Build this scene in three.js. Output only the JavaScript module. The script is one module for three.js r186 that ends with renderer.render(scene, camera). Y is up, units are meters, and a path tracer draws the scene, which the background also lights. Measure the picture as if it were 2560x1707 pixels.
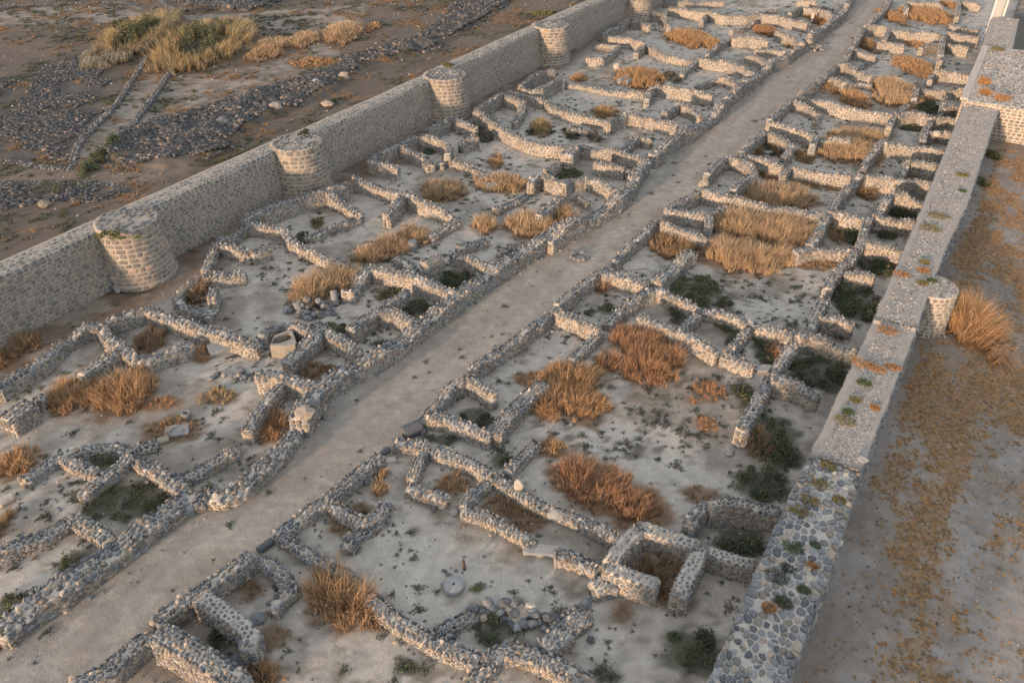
import * as THREE from 'three';
import { mergeGeometries } from 'three/addons/utils/BufferGeometryUtils.js';
import { ImprovedNoise } from 'three/addons/math/ImprovedNoise.js';

// ---------------------------------------------------------------- camera, sky, sun, exposure
const scene = new THREE.Scene();
const camera = new THREE.PerspectiveCamera(45.94, 1024 / 682, 0.5, 2000);
camera.position.set(0, 20, 0);
camera.rotation.order = 'YXZ';
camera.rotation.set(-35 * Math.PI / 180, 30.7 * Math.PI / 180, 0);
const renderer = new THREE.WebGLRenderer({ antialias: true });
renderer.toneMapping = THREE.LinearToneMapping;
renderer.toneMappingExposure = 1.44;
renderer.shadowMap.enabled = true;

const SUN_AZ = -5 * Math.PI / 180, SUN_EL = 8 * Math.PI / 180;          // azimuth from +z towards +x
const sunDir = new THREE.Vector3(Math.sin(SUN_AZ) * Math.cos(SUN_EL), Math.sin(SUN_EL), Math.cos(SUN_AZ) * Math.cos(SUN_EL));
{
  const W = 512, H = 256, d = new Float32Array(W * H * 4), v = new THREE.Vector3();
  for (let r = 0; r < H; r++) for (let c = 0; c < W; c++) {
    const lat = (r + .5) / H * Math.PI - Math.PI / 2, lon = ((c + .5) / W - .5) * 2 * Math.PI;
    v.set(Math.cos(lat) * Math.cos(lon), Math.sin(lat), Math.cos(lat) * Math.sin(lon));
    const up = Math.max(0, v.y), cs = Math.max(0, v.dot(sunDir)), k = Math.pow(1 - up, 3);
    const glow = 1.1 * Math.pow(cs, 8) + 1.6 * Math.pow(cs, 60), i = (r * W + c) * 4;
    d[i] = .585 + .10 * k + glow * .8; d[i + 1] = .635 + .09 * k + glow * .56; d[i + 2] = .70 + .05 * k + glow * .34; d[i + 3] = 1;
  }
  const sky = new THREE.DataTexture(d, W, H, THREE.RGBAFormat, THREE.FloatType);
  sky.mapping = THREE.EquirectangularReflectionMapping; sky.magFilter = THREE.LinearFilter; sky.needsUpdate = true;
  scene.background = sky; scene.environment = sky;
}
const sun = new THREE.DirectionalLight(new THREE.Color().setRGB(1, .67, .43), 4.6);
sun.name = 'sun'; sun.position.copy(sunDir).multiplyScalar(150).add(new THREE.Vector3(-20, 0, -45)); sun.target.position.set(-20, 0, -45); sun.target.name = 'sun_target';
sun.castShadow = true; sun.shadow.radius = 4; sun.shadow.mapSize.set(4096, 4096);
Object.assign(sun.shadow.camera, { left: -90, right: 90, top: 60, bottom: -60, near: 1, far: 400 });
scene.add(sun, sun.target);

// ---------------------------------------------------------------- small helpers
function mulberry(a) { return () => { a |= 0; a = a + 0x6D2B79F5 | 0; let t = Math.imul(a ^ a >>> 15, 1 | a); t = t + Math.imul(t ^ t >>> 7, 61 | t) ^ t; return ((t ^ t >>> 14) >>> 0) / 4294967296; }; }
let R = mulberry(7);
const rnd = (a, b) => a + (b - a) * R(), pick = a => a[Math.floor(R() * a.length)];
const perlin = new ImprovedNoise();
const n2 = (x, y, s = 0) => perlin.noise(x + 31.7, y + 11.3, s + .37);
const fbm = (x, y, s = 0, o = 4) => { let a = 0, k = .5; for (let i = 0; i < o; i++) { a += k * n2(x, y, s + i * 3.1); x *= 2.07; y *= 2.07; k *= .5; } return a; };
const smooth = (a, b, x) => { const t = Math.min(1, Math.max(0, (x - a) / (b - a))); return t * t * (3 - 2 * t); };
const mix3 = (a, b, t) => [a[0] + (b[0] - a[0]) * t, a[1] + (b[1] - a[1]) * t, a[2] + (b[2] - a[2]) * t];
const used = new Map();
function numbered(n) { const k = used.get(n) || 0; used.set(n, k + 1); return k ? n + '_' + String(k).padStart(3, '0') : n; }
function tag(o, label, category, group, kind) { if (label) o.userData.label = label; if (category) o.userData.category = category; if (group) o.userData.group = group; if (kind) o.userData.kind = kind; return o; }
function thing(name, label, category, group, x = 0, y = 0, z = 0) { const g = new THREE.Group(); g.name = numbered(name); g.position.set(x, y, z); scene.add(g); return tag(g, label, category, group); }
function part(name, geo, mat, parent, kind) { const m = new THREE.Mesh(geo, mat); m.name = name; m.castShadow = m.receiveShadow = true; if (kind) m.userData.kind = kind; parent.add(m); return m; }
function inPoly(p, x, z) { let c = false; for (let i = 0, j = p.length - 1; i < p.length; j = i++) { const [a, b] = p[i], [d, e] = p[j]; if ((b > z) !== (e > z) && x < (d - a) * (z - b) / (e - b) + a) c = !c; } return c; }
function lerpTable(t, z) { if (z >= t[0][0]) return t[0][1]; for (let i = 1; i < t.length; i++) if (z >= t[i][0]) { const k = (z - t[i - 1][0]) / (t[i][0] - t[i - 1][0]); return t[i - 1][1] + k * (t[i][1] - t[i - 1][1]); } return t[t.length - 1][1]; }

// ---------------------------------------------------------------- textures (fine grain only, mean near 1)
function grainTexture(size, fn, srgb) {
  const d = new Uint8Array(size * size * 4);
  for (let y = 0; y < size; y++) for (let x = 0; x < size; x++) { const c = fn(x / size, y / size, x, y), i = (y * size + x) * 4; for (let k = 0; k < 3; k++) d[i + k] = Math.max(0, Math.min(255, c[k] * 255)); d[i + 3] = 255; }
  const t = new THREE.DataTexture(d, size, size); t.wrapS = t.wrapT = THREE.RepeatWrapping; t.magFilter = THREE.LinearFilter; t.minFilter = THREE.LinearMipmapLinearFilter; t.generateMipmaps = true;
  if (srgb) t.colorSpace = THREE.SRGBColorSpace; t.needsUpdate = true; return t;
}
const tileFbm = (u, v, f, s, o = 4) => { // seamless by blending on a torus-like pair of shifts
  const a = fbm(u * f, v * f, s, o), b = fbm((u - 1) * f, v * f, s, o), c = fbm(u * f, (v - 1) * f, s, o), d = fbm((u - 1) * f, (v - 1) * f, s, o);
  return (a * (1 - u) + b * u) * (1 - v) + (c * (1 - u) + d * u) * v;
};
const rg = mulberry(3);
const pebbleDots = []; for (let i = 0; i < 1500; i++) pebbleDots.push([rg(), rg(), .0012 + .0035 * rg() * rg(), rg()]);
const G = 768, dotMap = new Float32Array(G * G), dotTone = new Float32Array(G * G);
for (const [x, y, r, t] of pebbleDots) { const R2 = Math.ceil(r * G) + 1; for (let j = -R2; j <= R2; j++) for (let i = -R2; i <= R2; i++) { const q = Math.hypot(i, j) / (r * G); if (q < 1) { const k = ((Math.floor(y * G) + j + G) % G) * G + (Math.floor(x * G) + i + G) % G; dotMap[k] = Math.max(dotMap[k], Math.sqrt(1 - q * q)); dotTone[k] = t; } } }
const groundMap = grainTexture(G, (u, v, x, y) => {
  const f = .80 + .34 * tileFbm(u, v, 9, 1) + .30 * tileFbm(u, v, 40, 2, 3) + (rg() - .5) * .16; const k = y * G + x, dm = dotMap[k];
  const m = dm > .05 ? (dotTone[k] < .45 ? .50 : dotTone[k] < .8 ? .72 : 1.0) : f; return [m, m * (dm > .05 ? 1 : .995), m * (dm > .05 ? 1.02 : .985)];
});
const groundBump = grainTexture(G, (u, v, x, y) => { const f = .45 + .4 * tileFbm(u, v, 14, 5) + .3 * tileFbm(u, v, 60, 6, 3) + .35 * dotMap[y * G + x]; return [f, f, f]; });
const stoneMap = grainTexture(256, (u, v) => { const f = .86 + .45 * tileFbm(u, v, 4, 8) + .25 * tileFbm(u, v, 18, 9, 3) + (rg() - .5) * .12; const w = smooth(.14, .30, tileFbm(u, v, 7, 12)) * .7; return [f + w * .5, f + w * .46, f + w * .36]; });
const stoneBump = grainTexture(256, (u, v) => { const f = .5 + .7 * tileFbm(u, v, 6, 15) + .3 * tileFbm(u, v, 26, 16, 2); return [f, f, f]; });
const mortarMap = grainTexture(512, (u, v) => { const f = .83 + .36 * tileFbm(u, v, 6, 21) + .30 * tileFbm(u, v, 30, 22, 3) + (rg() - .5) * .12; return [f, f * .985, f * .96]; });
function rep(t, x, y) { const c = t.clone(); c.repeat.set(x, y); c.needsUpdate = true; return c; }

// ---------------------------------------------------------------- materials
const std = (r, g, b, o = {}) => new THREE.MeshStandardMaterial({ color: new THREE.Color().setRGB(r, g, b), roughness: .95, ...o });
const TONES = [[.098, .106, .117], [.148, .157, .168], [.205, .212, .218], [.205, .18, .152], [.345, .29, .235], [.46, .41, .355], [.27, .279, .286], [.17, .173, .165]];
const stoneMats = TONES.map(t => std(...t, { map: stoneMap, bumpMap: stoneBump, bumpScale: .02, roughness: .9 }));
const stoneMixMat = std(1, 1, 1, { map: stoneMap, bumpMap: stoneBump, bumpScale: .02, vertexColors: true, roughness: .9 });
const FACE = [[.22, .20, .175], [.26, .23, .195], [.30, .26, .215], [.23, .218, .20], [.175, .168, .157], [.36, .28, .215], [.18, .187, .192], [.13, .137, .144]];
const faceMats = FACE.map(t => std(...t, { map: stoneMap, bumpMap: stoneBump, bumpScale: .02 }));
const mortar = std(.50, .465, .415, { map: mortarMap, bumpMap: mortarMap, bumpScale: .03 });
const wallMortar = std(.40, .36, .31, { map: mortarMap, bumpMap: mortarMap, bumpScale: .03 });
const limeMortar = std(.46, .435, .40, { map: mortarMap, bumpMap: mortarMap, bumpScale: .03 });
const earthFill = std(.15, .115, .085, { map: mortarMap, bumpMap: mortarMap, bumpScale: .04 });
const plaster = std(.50, .44, .39, { map: mortarMap, bumpMap: mortarMap, bumpScale: .015 });
const bladeMat = new THREE.MeshPhysicalMaterial({ color: 0xffffff, vertexColors: true, roughness: .85, side: THREE.DoubleSide, transmission: .25, thickness: 0 });
const leafMat = new THREE.MeshPhysicalMaterial({ color: 0xffffff, vertexColors: true, roughness: .8, side: THREE.DoubleSide, transmission: .2, thickness: 0 });

// ---------------------------------------------------------------- stones
function stoneGeo(seed, boxy, n = 8) {
  const q = mulberry(seed), pos = [], uv = [], idx = [], e = boxy ? 4.2 : 2.5, rad = [];
  for (let i = 0; i < n; i++) { const a = (i + (q() - .5) * .5) / n * 2 * Math.PI, r = .5 / Math.pow(Math.pow(Math.abs(Math.cos(a)), e) + Math.pow(Math.abs(Math.sin(a)), e), 1 / e) * (1 - q() * .16); rad.push([Math.cos(a) * r, Math.sin(a) * r]); }
  const ring = (k, z, dz) => { for (const [x, y] of rad) { const t = k * (1 + (q() - .5) * .08); pos.push(x * t, y * t, z + (q() - .5) * dz); uv.push(x * t * .22 + seed * .13, y * t * .22 + seed * .29); } };
  ring(1.02, -.5, .0); ring(.93, .42, .25); ring(.56, .92, .18); pos.push((q() - .5) * .15, (q() - .5) * .15, 1); uv.push(seed * .13, seed * .29);
  for (let k = 0; k < 2; k++) for (let i = 0; i < n; i++) { const a = k * n + i, b = k * n + (i + 1) % n; idx.push(a, b, a + n, b, b + n, a + n); }
  for (let i = 0; i < n; i++) idx.push(2 * n + i, 2 * n + (i + 1) % n, 3 * n);
  const g = new THREE.BufferGeometry(); g.setAttribute('position', new THREE.Float32BufferAttribute(pos, 3)); g.setAttribute('uv', new THREE.Float32BufferAttribute(uv, 2)); g.setIndex(idx); g.computeVertexNormals(); return g;
}
const roundStones = [], boxyStones = []; for (let i = 0; i < 9; i++) { roundStones.push(stoneGeo(11 + i, false)); boxyStones.push(stoneGeo(51 + i, true)); }
function boulderGeo(seed) { // a rounded free-standing stone, unit size, base at y = 0
  const g = new THREE.IcosahedronGeometry(.5, 2), p = g.attributes.position, q = mulberry(seed), o = [q() * 50, q() * 50, q() * 50];
  for (let i = 0; i < p.count; i++) { const v = new THREE.Vector3().fromBufferAttribute(p, i).normalize(), k = .5 * (1 + .35 * perlin.noise(v.x * 1.3 + o[0], v.y * 1.3 + o[1], v.z * 1.3 + o[2]) + .14 * perlin.noise(v.x * 3.2 + o[1], v.y * 3.2, v.z * 3.2)); p.setXYZ(i, v.x * k, Math.max(-.42, v.y * k) + .42, v.z * k); }
  g.computeVertexNormals(); return g;
}
const boulders = []; for (let i = 0; i < 7; i++) boulders.push(boulderGeo(200 + i));
function rockGeo(seed) { const g = new THREE.IcosahedronGeometry(.5, 0), q = mulberry(seed), p = g.attributes.position, m = new Map(); for (let i = 0; i < p.count; i++) { const k = p.getX(i).toFixed(3) + p.getY(i).toFixed(3) + p.getZ(i).toFixed(3); if (!m.has(k)) m.set(k, .75 + .5 * q()); const s = m.get(k); p.setXYZ(i, p.getX(i) * s, p.getY(i) * s, p.getZ(i) * s); } g.computeVertexNormals(); return g; }
const rocks = []; for (let i = 0; i < 5; i++) rocks.push(rockGeo(300 + i));

const M4 = new THREE.Matrix4(), NM = new THREE.Matrix3(), V = new THREE.Vector3();
class Soup { // many placed copies joined into one geometry
  constructor() { this.p = []; this.n = []; this.u = []; this.c = []; this.i = []; }
  add(g, m, col) {
    const P = g.attributes.position, N = g.attributes.normal, U = g.attributes.uv, b = this.p.length / 3; NM.getNormalMatrix(m);
    for (let k = 0; k < P.count; k++) { V.fromBufferAttribute(P, k).applyMatrix4(m); this.p.push(V.x, V.y, V.z); V.fromBufferAttribute(N, k).applyMatrix3(NM).normalize(); this.n.push(V.x, V.y, V.z); if (U) this.u.push(U.getX(k), U.getY(k)); else this.u.push(0, 0); this.c.push(col[0], col[1], col[2]); }
    if (g.index) for (const k of g.index.array) this.i.push(b + k); else for (let k = 0; k < P.count; k++) this.i.push(b + k);
  }
  geo() { const g = new THREE.BufferGeometry(); g.setAttribute('position', new THREE.Float32BufferAttribute(this.p, 3)); g.setAttribute('normal', new THREE.Float32BufferAttribute(this.n, 3)); g.setAttribute('uv', new THREE.Float32BufferAttribute(this.u, 2)); g.setAttribute('color', new THREE.Float32BufferAttribute(this.c, 3)); g.setIndex(this.i); return g; }
}
const EYE = camera.position, FPX = 2013;
const bx = new THREE.Vector3(), by = new THREE.Vector3(), bz = new THREE.Vector3(), PQ = new THREE.Quaternion(), PS = new THREE.Vector3(), PP = new THREE.Vector3();
// cells of an uneven stone mosaic over a strip: jittered points, each with the area nearest to it
function mosaic(u0, u1, v0, v1, du, dv, jit = .32) {
  const k = du / dv, V0 = v0 * k, V1 = v1 * k, rows = Math.max(1, Math.round((v1 - v0) / dv)), rh = (V1 - V0) / rows, grid = new Map(), pts = [], key = (a, b) => a * 4096 + b;
  for (let j = 0; j < rows; j++) { let u = u0 + rnd(.05, .75) * du; while (u < u1) { const q = [u + rnd(-jit, jit) * du * .4, V0 + (j + .5 + rnd(-jit, jit)) * rh]; q.k = [Math.floor((q[0] - u0) / du) + 9, j + 9]; pts.push(q); const g = key(...q.k); grid.has(g) ? grid.get(g).push(q) : grid.set(g, [q]); u += du * rnd(.55, 1.6); } }
  const out = [];
  for (const a of pts) {
    let P = [[Math.max(u0, a[0] - 1.3 * du), Math.max(V0, a[1] - 1.3 * du)], [Math.min(u1, a[0] + 1.3 * du), Math.max(V0, a[1] - 1.3 * du)], [Math.min(u1, a[0] + 1.3 * du), Math.min(V1, a[1] + 1.3 * du)], [Math.max(u0, a[0] - 1.3 * du), Math.min(V1, a[1] + 1.3 * du)]];
    for (let i = -3; i <= 3; i++) for (let j = -2; j <= 2; j++) for (const b of grid.get(key(a.k[0] + i, a.k[1] + j)) || []) {
      if (b === a) continue; const nx = b[0] - a[0], ny = b[1] - a[1], c = ((b[0] + a[0]) * nx + (b[1] + a[1]) * ny) / 2, Q = [];
      for (let m = 0; m < P.length; m++) { const s = P[m], e = P[(m + 1) % P.length], ds = s[0] * nx + s[1] * ny - c, de = e[0] * nx + e[1] * ny - c; if (ds <= 0) Q.push(s); if (ds * de < 0) { const t = ds / (ds - de); Q.push([s[0] + (e[0] - s[0]) * t, s[1] + (e[1] - s[1]) * t]); } }
      P = Q; if (P.length < 3) break;
    }
    if (P.length < 3) continue; P = P.map(q => [q[0], q[1] / k]);
    let cx = 0, cy = 0, A = 0; for (let m = 0; m < P.length; m++) { const s = P[m], e = P[(m + 1) % P.length], w = s[0] * e[1] - e[0] * s[1]; A += w; cx += (s[0] + e[0]) * w; cy += (s[1] + e[1]) * w; } if (Math.abs(A) < .002) continue; cx /= 3 * A; cy /= 3 * A;
    out.push({ u: cx, v: cy, A: Math.abs(A) / 2, poly: P.map(q => [q[0] - cx, q[1] - cy]) });
  }
  return out;
}
function cellStone(poly, gap, fine, far) { // a stone filling one cell: edges set back by the joint, corners worn round, domed face (unit height)
  const n = poly.length, size = Math.sqrt(poly.reduce((a, q) => Math.max(a, q[0] * q[0] + q[1] * q[1]), 0)), k = Math.max(.55, 1 - gap / (size * 1.5)), ring = [];
  for (let i = 0; i < n; i++) { const a = poly[i], b = poly[(i + 1) % n], z = poly[(i + n - 1) % n]; if (Math.hypot(a[0] - b[0], a[1] - b[1]) < size * .12) continue; if (fine) ring.push([a[0] * .77 + b[0] * .23, a[1] * .77 + b[1] * .23], [a[0] * .23 + b[0] * .77, a[1] * .23 + b[1] * .77]); else ring.push([a[0] * .72 + (b[0] + z[0]) * .14, a[1] * .72 + (b[1] + z[1]) * .14]); }
  const m = ring.length; if (m < 3) return null; const pos = [], uv = [], idx = [], du = R() * 7, dv = R() * 7, j = fine ? 0 : 0, ax = rnd(-.12, .12) * size, ay = rnd(-.12, .12) * size;
  const put = (x, y, z) => { pos.push(x, y, z); uv.push(x * .9 + du, y * .9 + dv); };
  if (far) { for (const [x, y] of ring) put(x * k, y * k, -.05); put(ax * .6, ay * .6, .9); for (let i = 0; i < m; i++) idx.push(i, (i + 1) % m, m); }
  else { for (const [x, y] of ring) put(x * k, y * k, -.5); for (const [x, y] of ring) put(x * k * .87 + ax * .2, y * k * .87 + ay * .2, .55 + rnd(-.2, .2)); if (fine) for (let i = 0; i < m; i += 2) put(ring[i][0] * k * .48 + ax, ring[i][1] * k * .48 + ay, .93 + rnd(-.1, .1)); put(ax * .6, ay * .6, 1);
  for (let i = 0; i < m; i++) { const a = i, b = (i + 1) % m; idx.push(a, b, a + m, b, b + m, a + m); }
  if (!fine) for (let i = 0; i < m; i++) idx.push(m + i, m + (i + 1) % m, 2 * m);
  else { const h = m / 2, c = 2 * m + h; for (let i = 0; i < h; i++) { const t = 2 * m + i, t2 = 2 * m + (i + 1) % h, o = m + 2 * i; idx.push(o, o + 1, t, o + 1, m + (2 * i + 2) % m, t2, o + 1, t2, t, t, t2, c); } } }
  const g = new THREE.BufferGeometry(); g.setAttribute('position', new THREE.Float32BufferAttribute(pos, 3)); g.setAttribute('uv', new THREE.Float32BufferAttribute(uv, 2)); g.setIndex(idx); return g;
}
// stones: [{g, pos, x, y, z (unit axes), s:[sx,sy,sz], m (material index)}] in the thing's own frame
let stoneParts = 0;
function layStones(root, list, mats, tones, cap = 300, minPx = 8) {
  const o = root.position, vis = [];
  for (const s of list) {
    const dx = EYE.x - o.x - s.p[0], dy = EYE.y - o.y - s.p[1], dz = EYE.z - o.z - s.p[2], L = Math.hypot(dx, dy, dz), face = (dx * s.z[0] + dy * s.z[1] + dz * s.z[2]) / L;
    s.px = face > .08 ? FPX * Math.sqrt(s.s[0] * s.s[1] * Math.max(face, .3)) / L : 0; if (s.px >= minPx) vis.push(s);
  }
  vis.sort((a, b) => b.px - a.px); const chosen = new Set(vis.slice(0, cap)), soup = new Soup();
  for (const s of list) {
    if (s.poly) { s.g = cellStone(s.poly, s.gap, s.px > 10, s.px === 0); if (!s.g) continue; s.g.scale(1, 1, s.s[2]); s.g = s.g.toNonIndexed(); s.g.computeVertexNormals(); s.s = [1, 1, 1]; }
    M4.makeBasis(bx.set(...s.x).multiplyScalar(s.s[0]), by.set(...s.y).multiplyScalar(s.s[1]), bz.set(...s.z).multiplyScalar(s.s[2])).setPosition(...s.p);
    if (chosen.has(s)) { const m = part('stone', s.g, mats[s.m], root); M4.decompose(m.position, m.quaternion, m.scale); stoneParts++; }
    else soup.add(s.g, M4, tones[s.m]);
  }
  if (soup.i.length) part('stone_facing', soup.geo(), stoneMixMat, root, 'stuff');
}
function basaltTone() { const r = R(); return r < .10 ? 0 : r < .36 ? 1 : r < .60 ? 2 : r < .70 ? 3 : r < .78 ? 4 : r < .81 ? 5 : r < .95 ? 6 : 7; }
function darkTone() { const r = R(); return r < .45 ? 0 : r < .8 ? 1 : r < .93 ? 7 : 2; }
function sideTone() { const r = R(); return r < .07 ? 1 : r < .22 ? 2 : r < .50 ? 3 : r < .74 ? 4 : r < .76 ? 5 : r < .92 ? 6 : 7; }

// ---------------------------------------------------------------- a rubble wall along a line of ground points
function rubbleWall(label, pts, h, w, rough = .06, o = {}) {
  const y0 = o.y || 0, [h0, h1] = Array.isArray(h) ? h : [h, h];
  // resample
  const P = []; let L = 0;
  for (let i = 0; i < pts.length - 1; i++) { const [ax, az] = pts[i], [cx, cz] = pts[i + 1], d = Math.hypot(cx - ax, cz - az), n = Math.max(1, Math.round(d / .32)); for (let k = 0; k < n; k++) P.push([ax + (cx - ax) * k / n, az + (cz - az) * k / n, L + d * k / n]); L += d; }
  P.push([...pts[pts.length - 1], L]);
  const mid = P[Math.floor(P.length / 2)], ox = mid[0], oz = mid[1], sd = (ox * 7.3 + oz * 3.1) % 50;
  const root = thing(o.name || 'rubble_wall', label, o.category || 'stone wall', o.group, ox, y0, oz);
  const F = P.map((p, i) => { const a = P[Math.max(0, i - 1)], b = P[Math.min(P.length - 1, i + 1)]; let tx = b[0] - a[0], tz = b[1] - a[1]; const q = Math.hypot(tx, tz) || 1; tx /= q; tz /= q; const hh = h0 + (h1 - h0) * p[2] / L + rough * (1.6 * n2(p[2] * .55, sd) + 1.0 * n2(p[2] * 1.9, sd + 9)) - Math.min(1, Math.max(0, rough - .03) / .04) * .38 * h0 * smooth(.18, .5, n2(p[2] * .42, sd + 21)) - (o.lime ? 0 : .1) * h0 * Math.max(0, n2(p[2] * 2.6, sd + 33)); return { x: p[0] - ox, z: p[1] - oz, s: p[2], tx, tz, nx: -tz, nz: tx, h: Math.max(.18, hh) }; });
  const at = s => { s = Math.max(0, Math.min(L, s)); let i = 1; while (i < F.length - 1 && F[i].s < s) i++; const a = F[i - 1], b = F[i], k = (s - a.s) / ((b.s - a.s) || 1), m = (p, q) => p + (q - p) * k; let tx = m(a.tx, b.tx), tz = m(a.tz, b.tz); const q = Math.hypot(tx, tz) || 1; tx /= q; tz /= q; return { x: m(a.x, b.x), z: m(a.z, b.z), tx, tz, nx: -tz, nz: tx, h: m(a.h, b.h) }; };
  // mortar body
  const prof = [[-.5, -.15], [-.5, .5], [-.48, -1], [-.34, -2], [0, -3], [.34, -2], [.48, -1], [.5, .5], [.5, -.15]], pos = [], uv = [], idx = [], n = prof.length;
  F.forEach((f, i) => { let acc = 0, lx = 0, ly = 0; prof.forEach(([a, b], j) => { const hh = b === -1 ? f.h - (o.lime ? .02 : .12) : b === -2 ? f.h - (o.lime ? .005 : .05) : b === -3 ? f.h - .025 : b > 0 ? f.h * b : b, wig = .02 * n2(f.s * 2.3 + j * 5, sd + j), off = a * w + wig; const x = off, y = hh + (b < 0 && b > -.5 ? 0 : wig); if (j) acc += Math.hypot(x - lx, y - ly); lx = x; ly = y; pos.push(f.x + f.nx * off, y, f.z + f.nz * off); uv.push(f.s / 1.6, acc / 1.6); }); });
  for (let i = 0; i < F.length - 1; i++) for (let j = 0; j < n - 1; j++) { const a = i * n + j, b = a + n; idx.push(a, a + 1, b, b, a + 1, b + 1); }
  for (const e of [0, F.length - 1]) for (let j = 1; j < n - 1; j++) { const a = e * n; e ? idx.push(a, a + j, a + j + 1) : idx.push(a, a + j + 1, a + j); }
  const g = new THREE.BufferGeometry(); g.setAttribute('position', new THREE.Float32BufferAttribute(pos, 3)); g.setAttribute('uv', new THREE.Float32BufferAttribute(uv, 2)); g.setIndex(idx); g.computeVertexNormals();
  part(o.core || 'mortar_core', g, o.mat || mortar, root);
  // stones
  const S = [], near = Math.hypot(ox, oz, 19), big = o.size || 1, tone = o.tone || basaltTone, side_ = o.tone || sideTone;
  const top = Math.max(...F.map(f => f.h)), norm = v => { const q = Math.hypot(...v); return v.map(e => e / q); }, cross = (a, b) => [a[1] * b[2] - a[2] * b[1], a[2] * b[0] - a[0] * b[2], a[0] * b[1] - a[1] * b[0]];
  for (const side of [-1, 1]) for (const c of mosaic(0, L, .0, top + .02, .20 * big, .118 * big, .32)) {
    const f = at(c.u), ext = Math.sqrt(c.A); if (c.v > f.h - .05) continue;
    // seen from outside the face: x runs along the wall, y up, z out
    const X = [f.tx, 0, f.tz], Z = [f.nx * side, rnd(.0, .12), f.nz * side], Zn = norm(Z), Y = [0, 1, 0], fl = cross(X, Y), sg = fl[0] * Zn[0] + fl[2] * Zn[2] > 0;
    S.push({ poly: sg ? c.poly : c.poly.map(q => [-q[0], q[1]]).reverse(), p: [f.x + f.nx * side * w * .5, c.v, f.z + f.nz * side * w * .5], x: sg ? X : X.map(q => -q), y: norm(cross(Zn, sg ? X : X.map(q => -q))), z: Zn, s: [ext, ext, rnd(.03, .075)], gap: rnd(.008, .022), m: side_() });
  }
  for (const c of mosaic(0, L, -w / 2 - .035, w / 2 + .035, .195 * big, Math.min(.165 * big, (w + .07) / 2), .42)) {
    const f = at(c.u), ext = Math.sqrt(c.A); if (R() < .03) continue;
    const Z = norm([rnd(-.14, .14) + f.nx * c.v * (o.lime ? .2 : 1.2), 1, rnd(-.14, .14) + f.nz * c.v * (o.lime ? .2 : 1.2)]), T = [f.tx, 0, f.tz], d = T[0] * Z[0] + T[2] * Z[2], X = norm([T[0] - d * Z[0], -d * Z[1], T[2] - d * Z[2]]), Y = cross(Z, X), sg = Y[0] * f.nx + Y[2] * f.nz > 0;
    S.push({ poly: sg ? c.poly : c.poly.map(q => [q[0], -q[1]]).reverse(), p: [f.x + f.nx * c.v, f.h - .045 - (o.lime ? -.02 : .17 * Math.abs(c.v)) + rnd(-.015, .02), f.z + f.nz * c.v], x: X, y: Y, z: Z, s: [ext, ext, (o.lime ? rnd(.04, .07) : rnd(.07, .13)) + rough * .55 * R()], gap: o.lime ? rnd(.06, .11) : rnd(.018, .048), m: tone() });
  }
  for (const e of [0, 1]) { const f = F[e ? F.length - 1 : 0], d = e ? 1 : -1; let v = .03; while (v < f.h - .1) { const rh = rnd(.14, .22) * big, c2 = Math.max(1, Math.round(w / .28)); for (let k = 0; k < c2; k++) { const off = (k + .5) * w / c2 - w / 2; S.push({ g: pick(boxyStones), p: [f.x + f.nx * off + f.tx * d * .01, v + rh / 2, f.z + f.nz * off + f.tz * d * .01], x: [f.nx * -d, 0, f.nz * -d].map(q => q), y: [0, 1, 0], z: [f.tx * d, 0, f.tz * d], s: [w / c2 - rnd(-.01, .03), rh - .012, rnd(.04, .08)], m: side_() }); } v += rh; } }
  for (const s of S) { // make every frame right-handed
    const [a, b, c] = s.x, [d, e, f] = s.y, cx = b * f - c * e, cy = c * d - a * f, cz = a * e - b * d; if (cx * s.z[0] + cy * s.z[1] + cz * s.z[2] < 0 && !s.poly) s.x = s.x.map(q => -q);
  }
  layStones(root, S, stoneMats, TONES, o.cap ?? 300, o.minPx ?? 8);
  return root;
}
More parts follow.
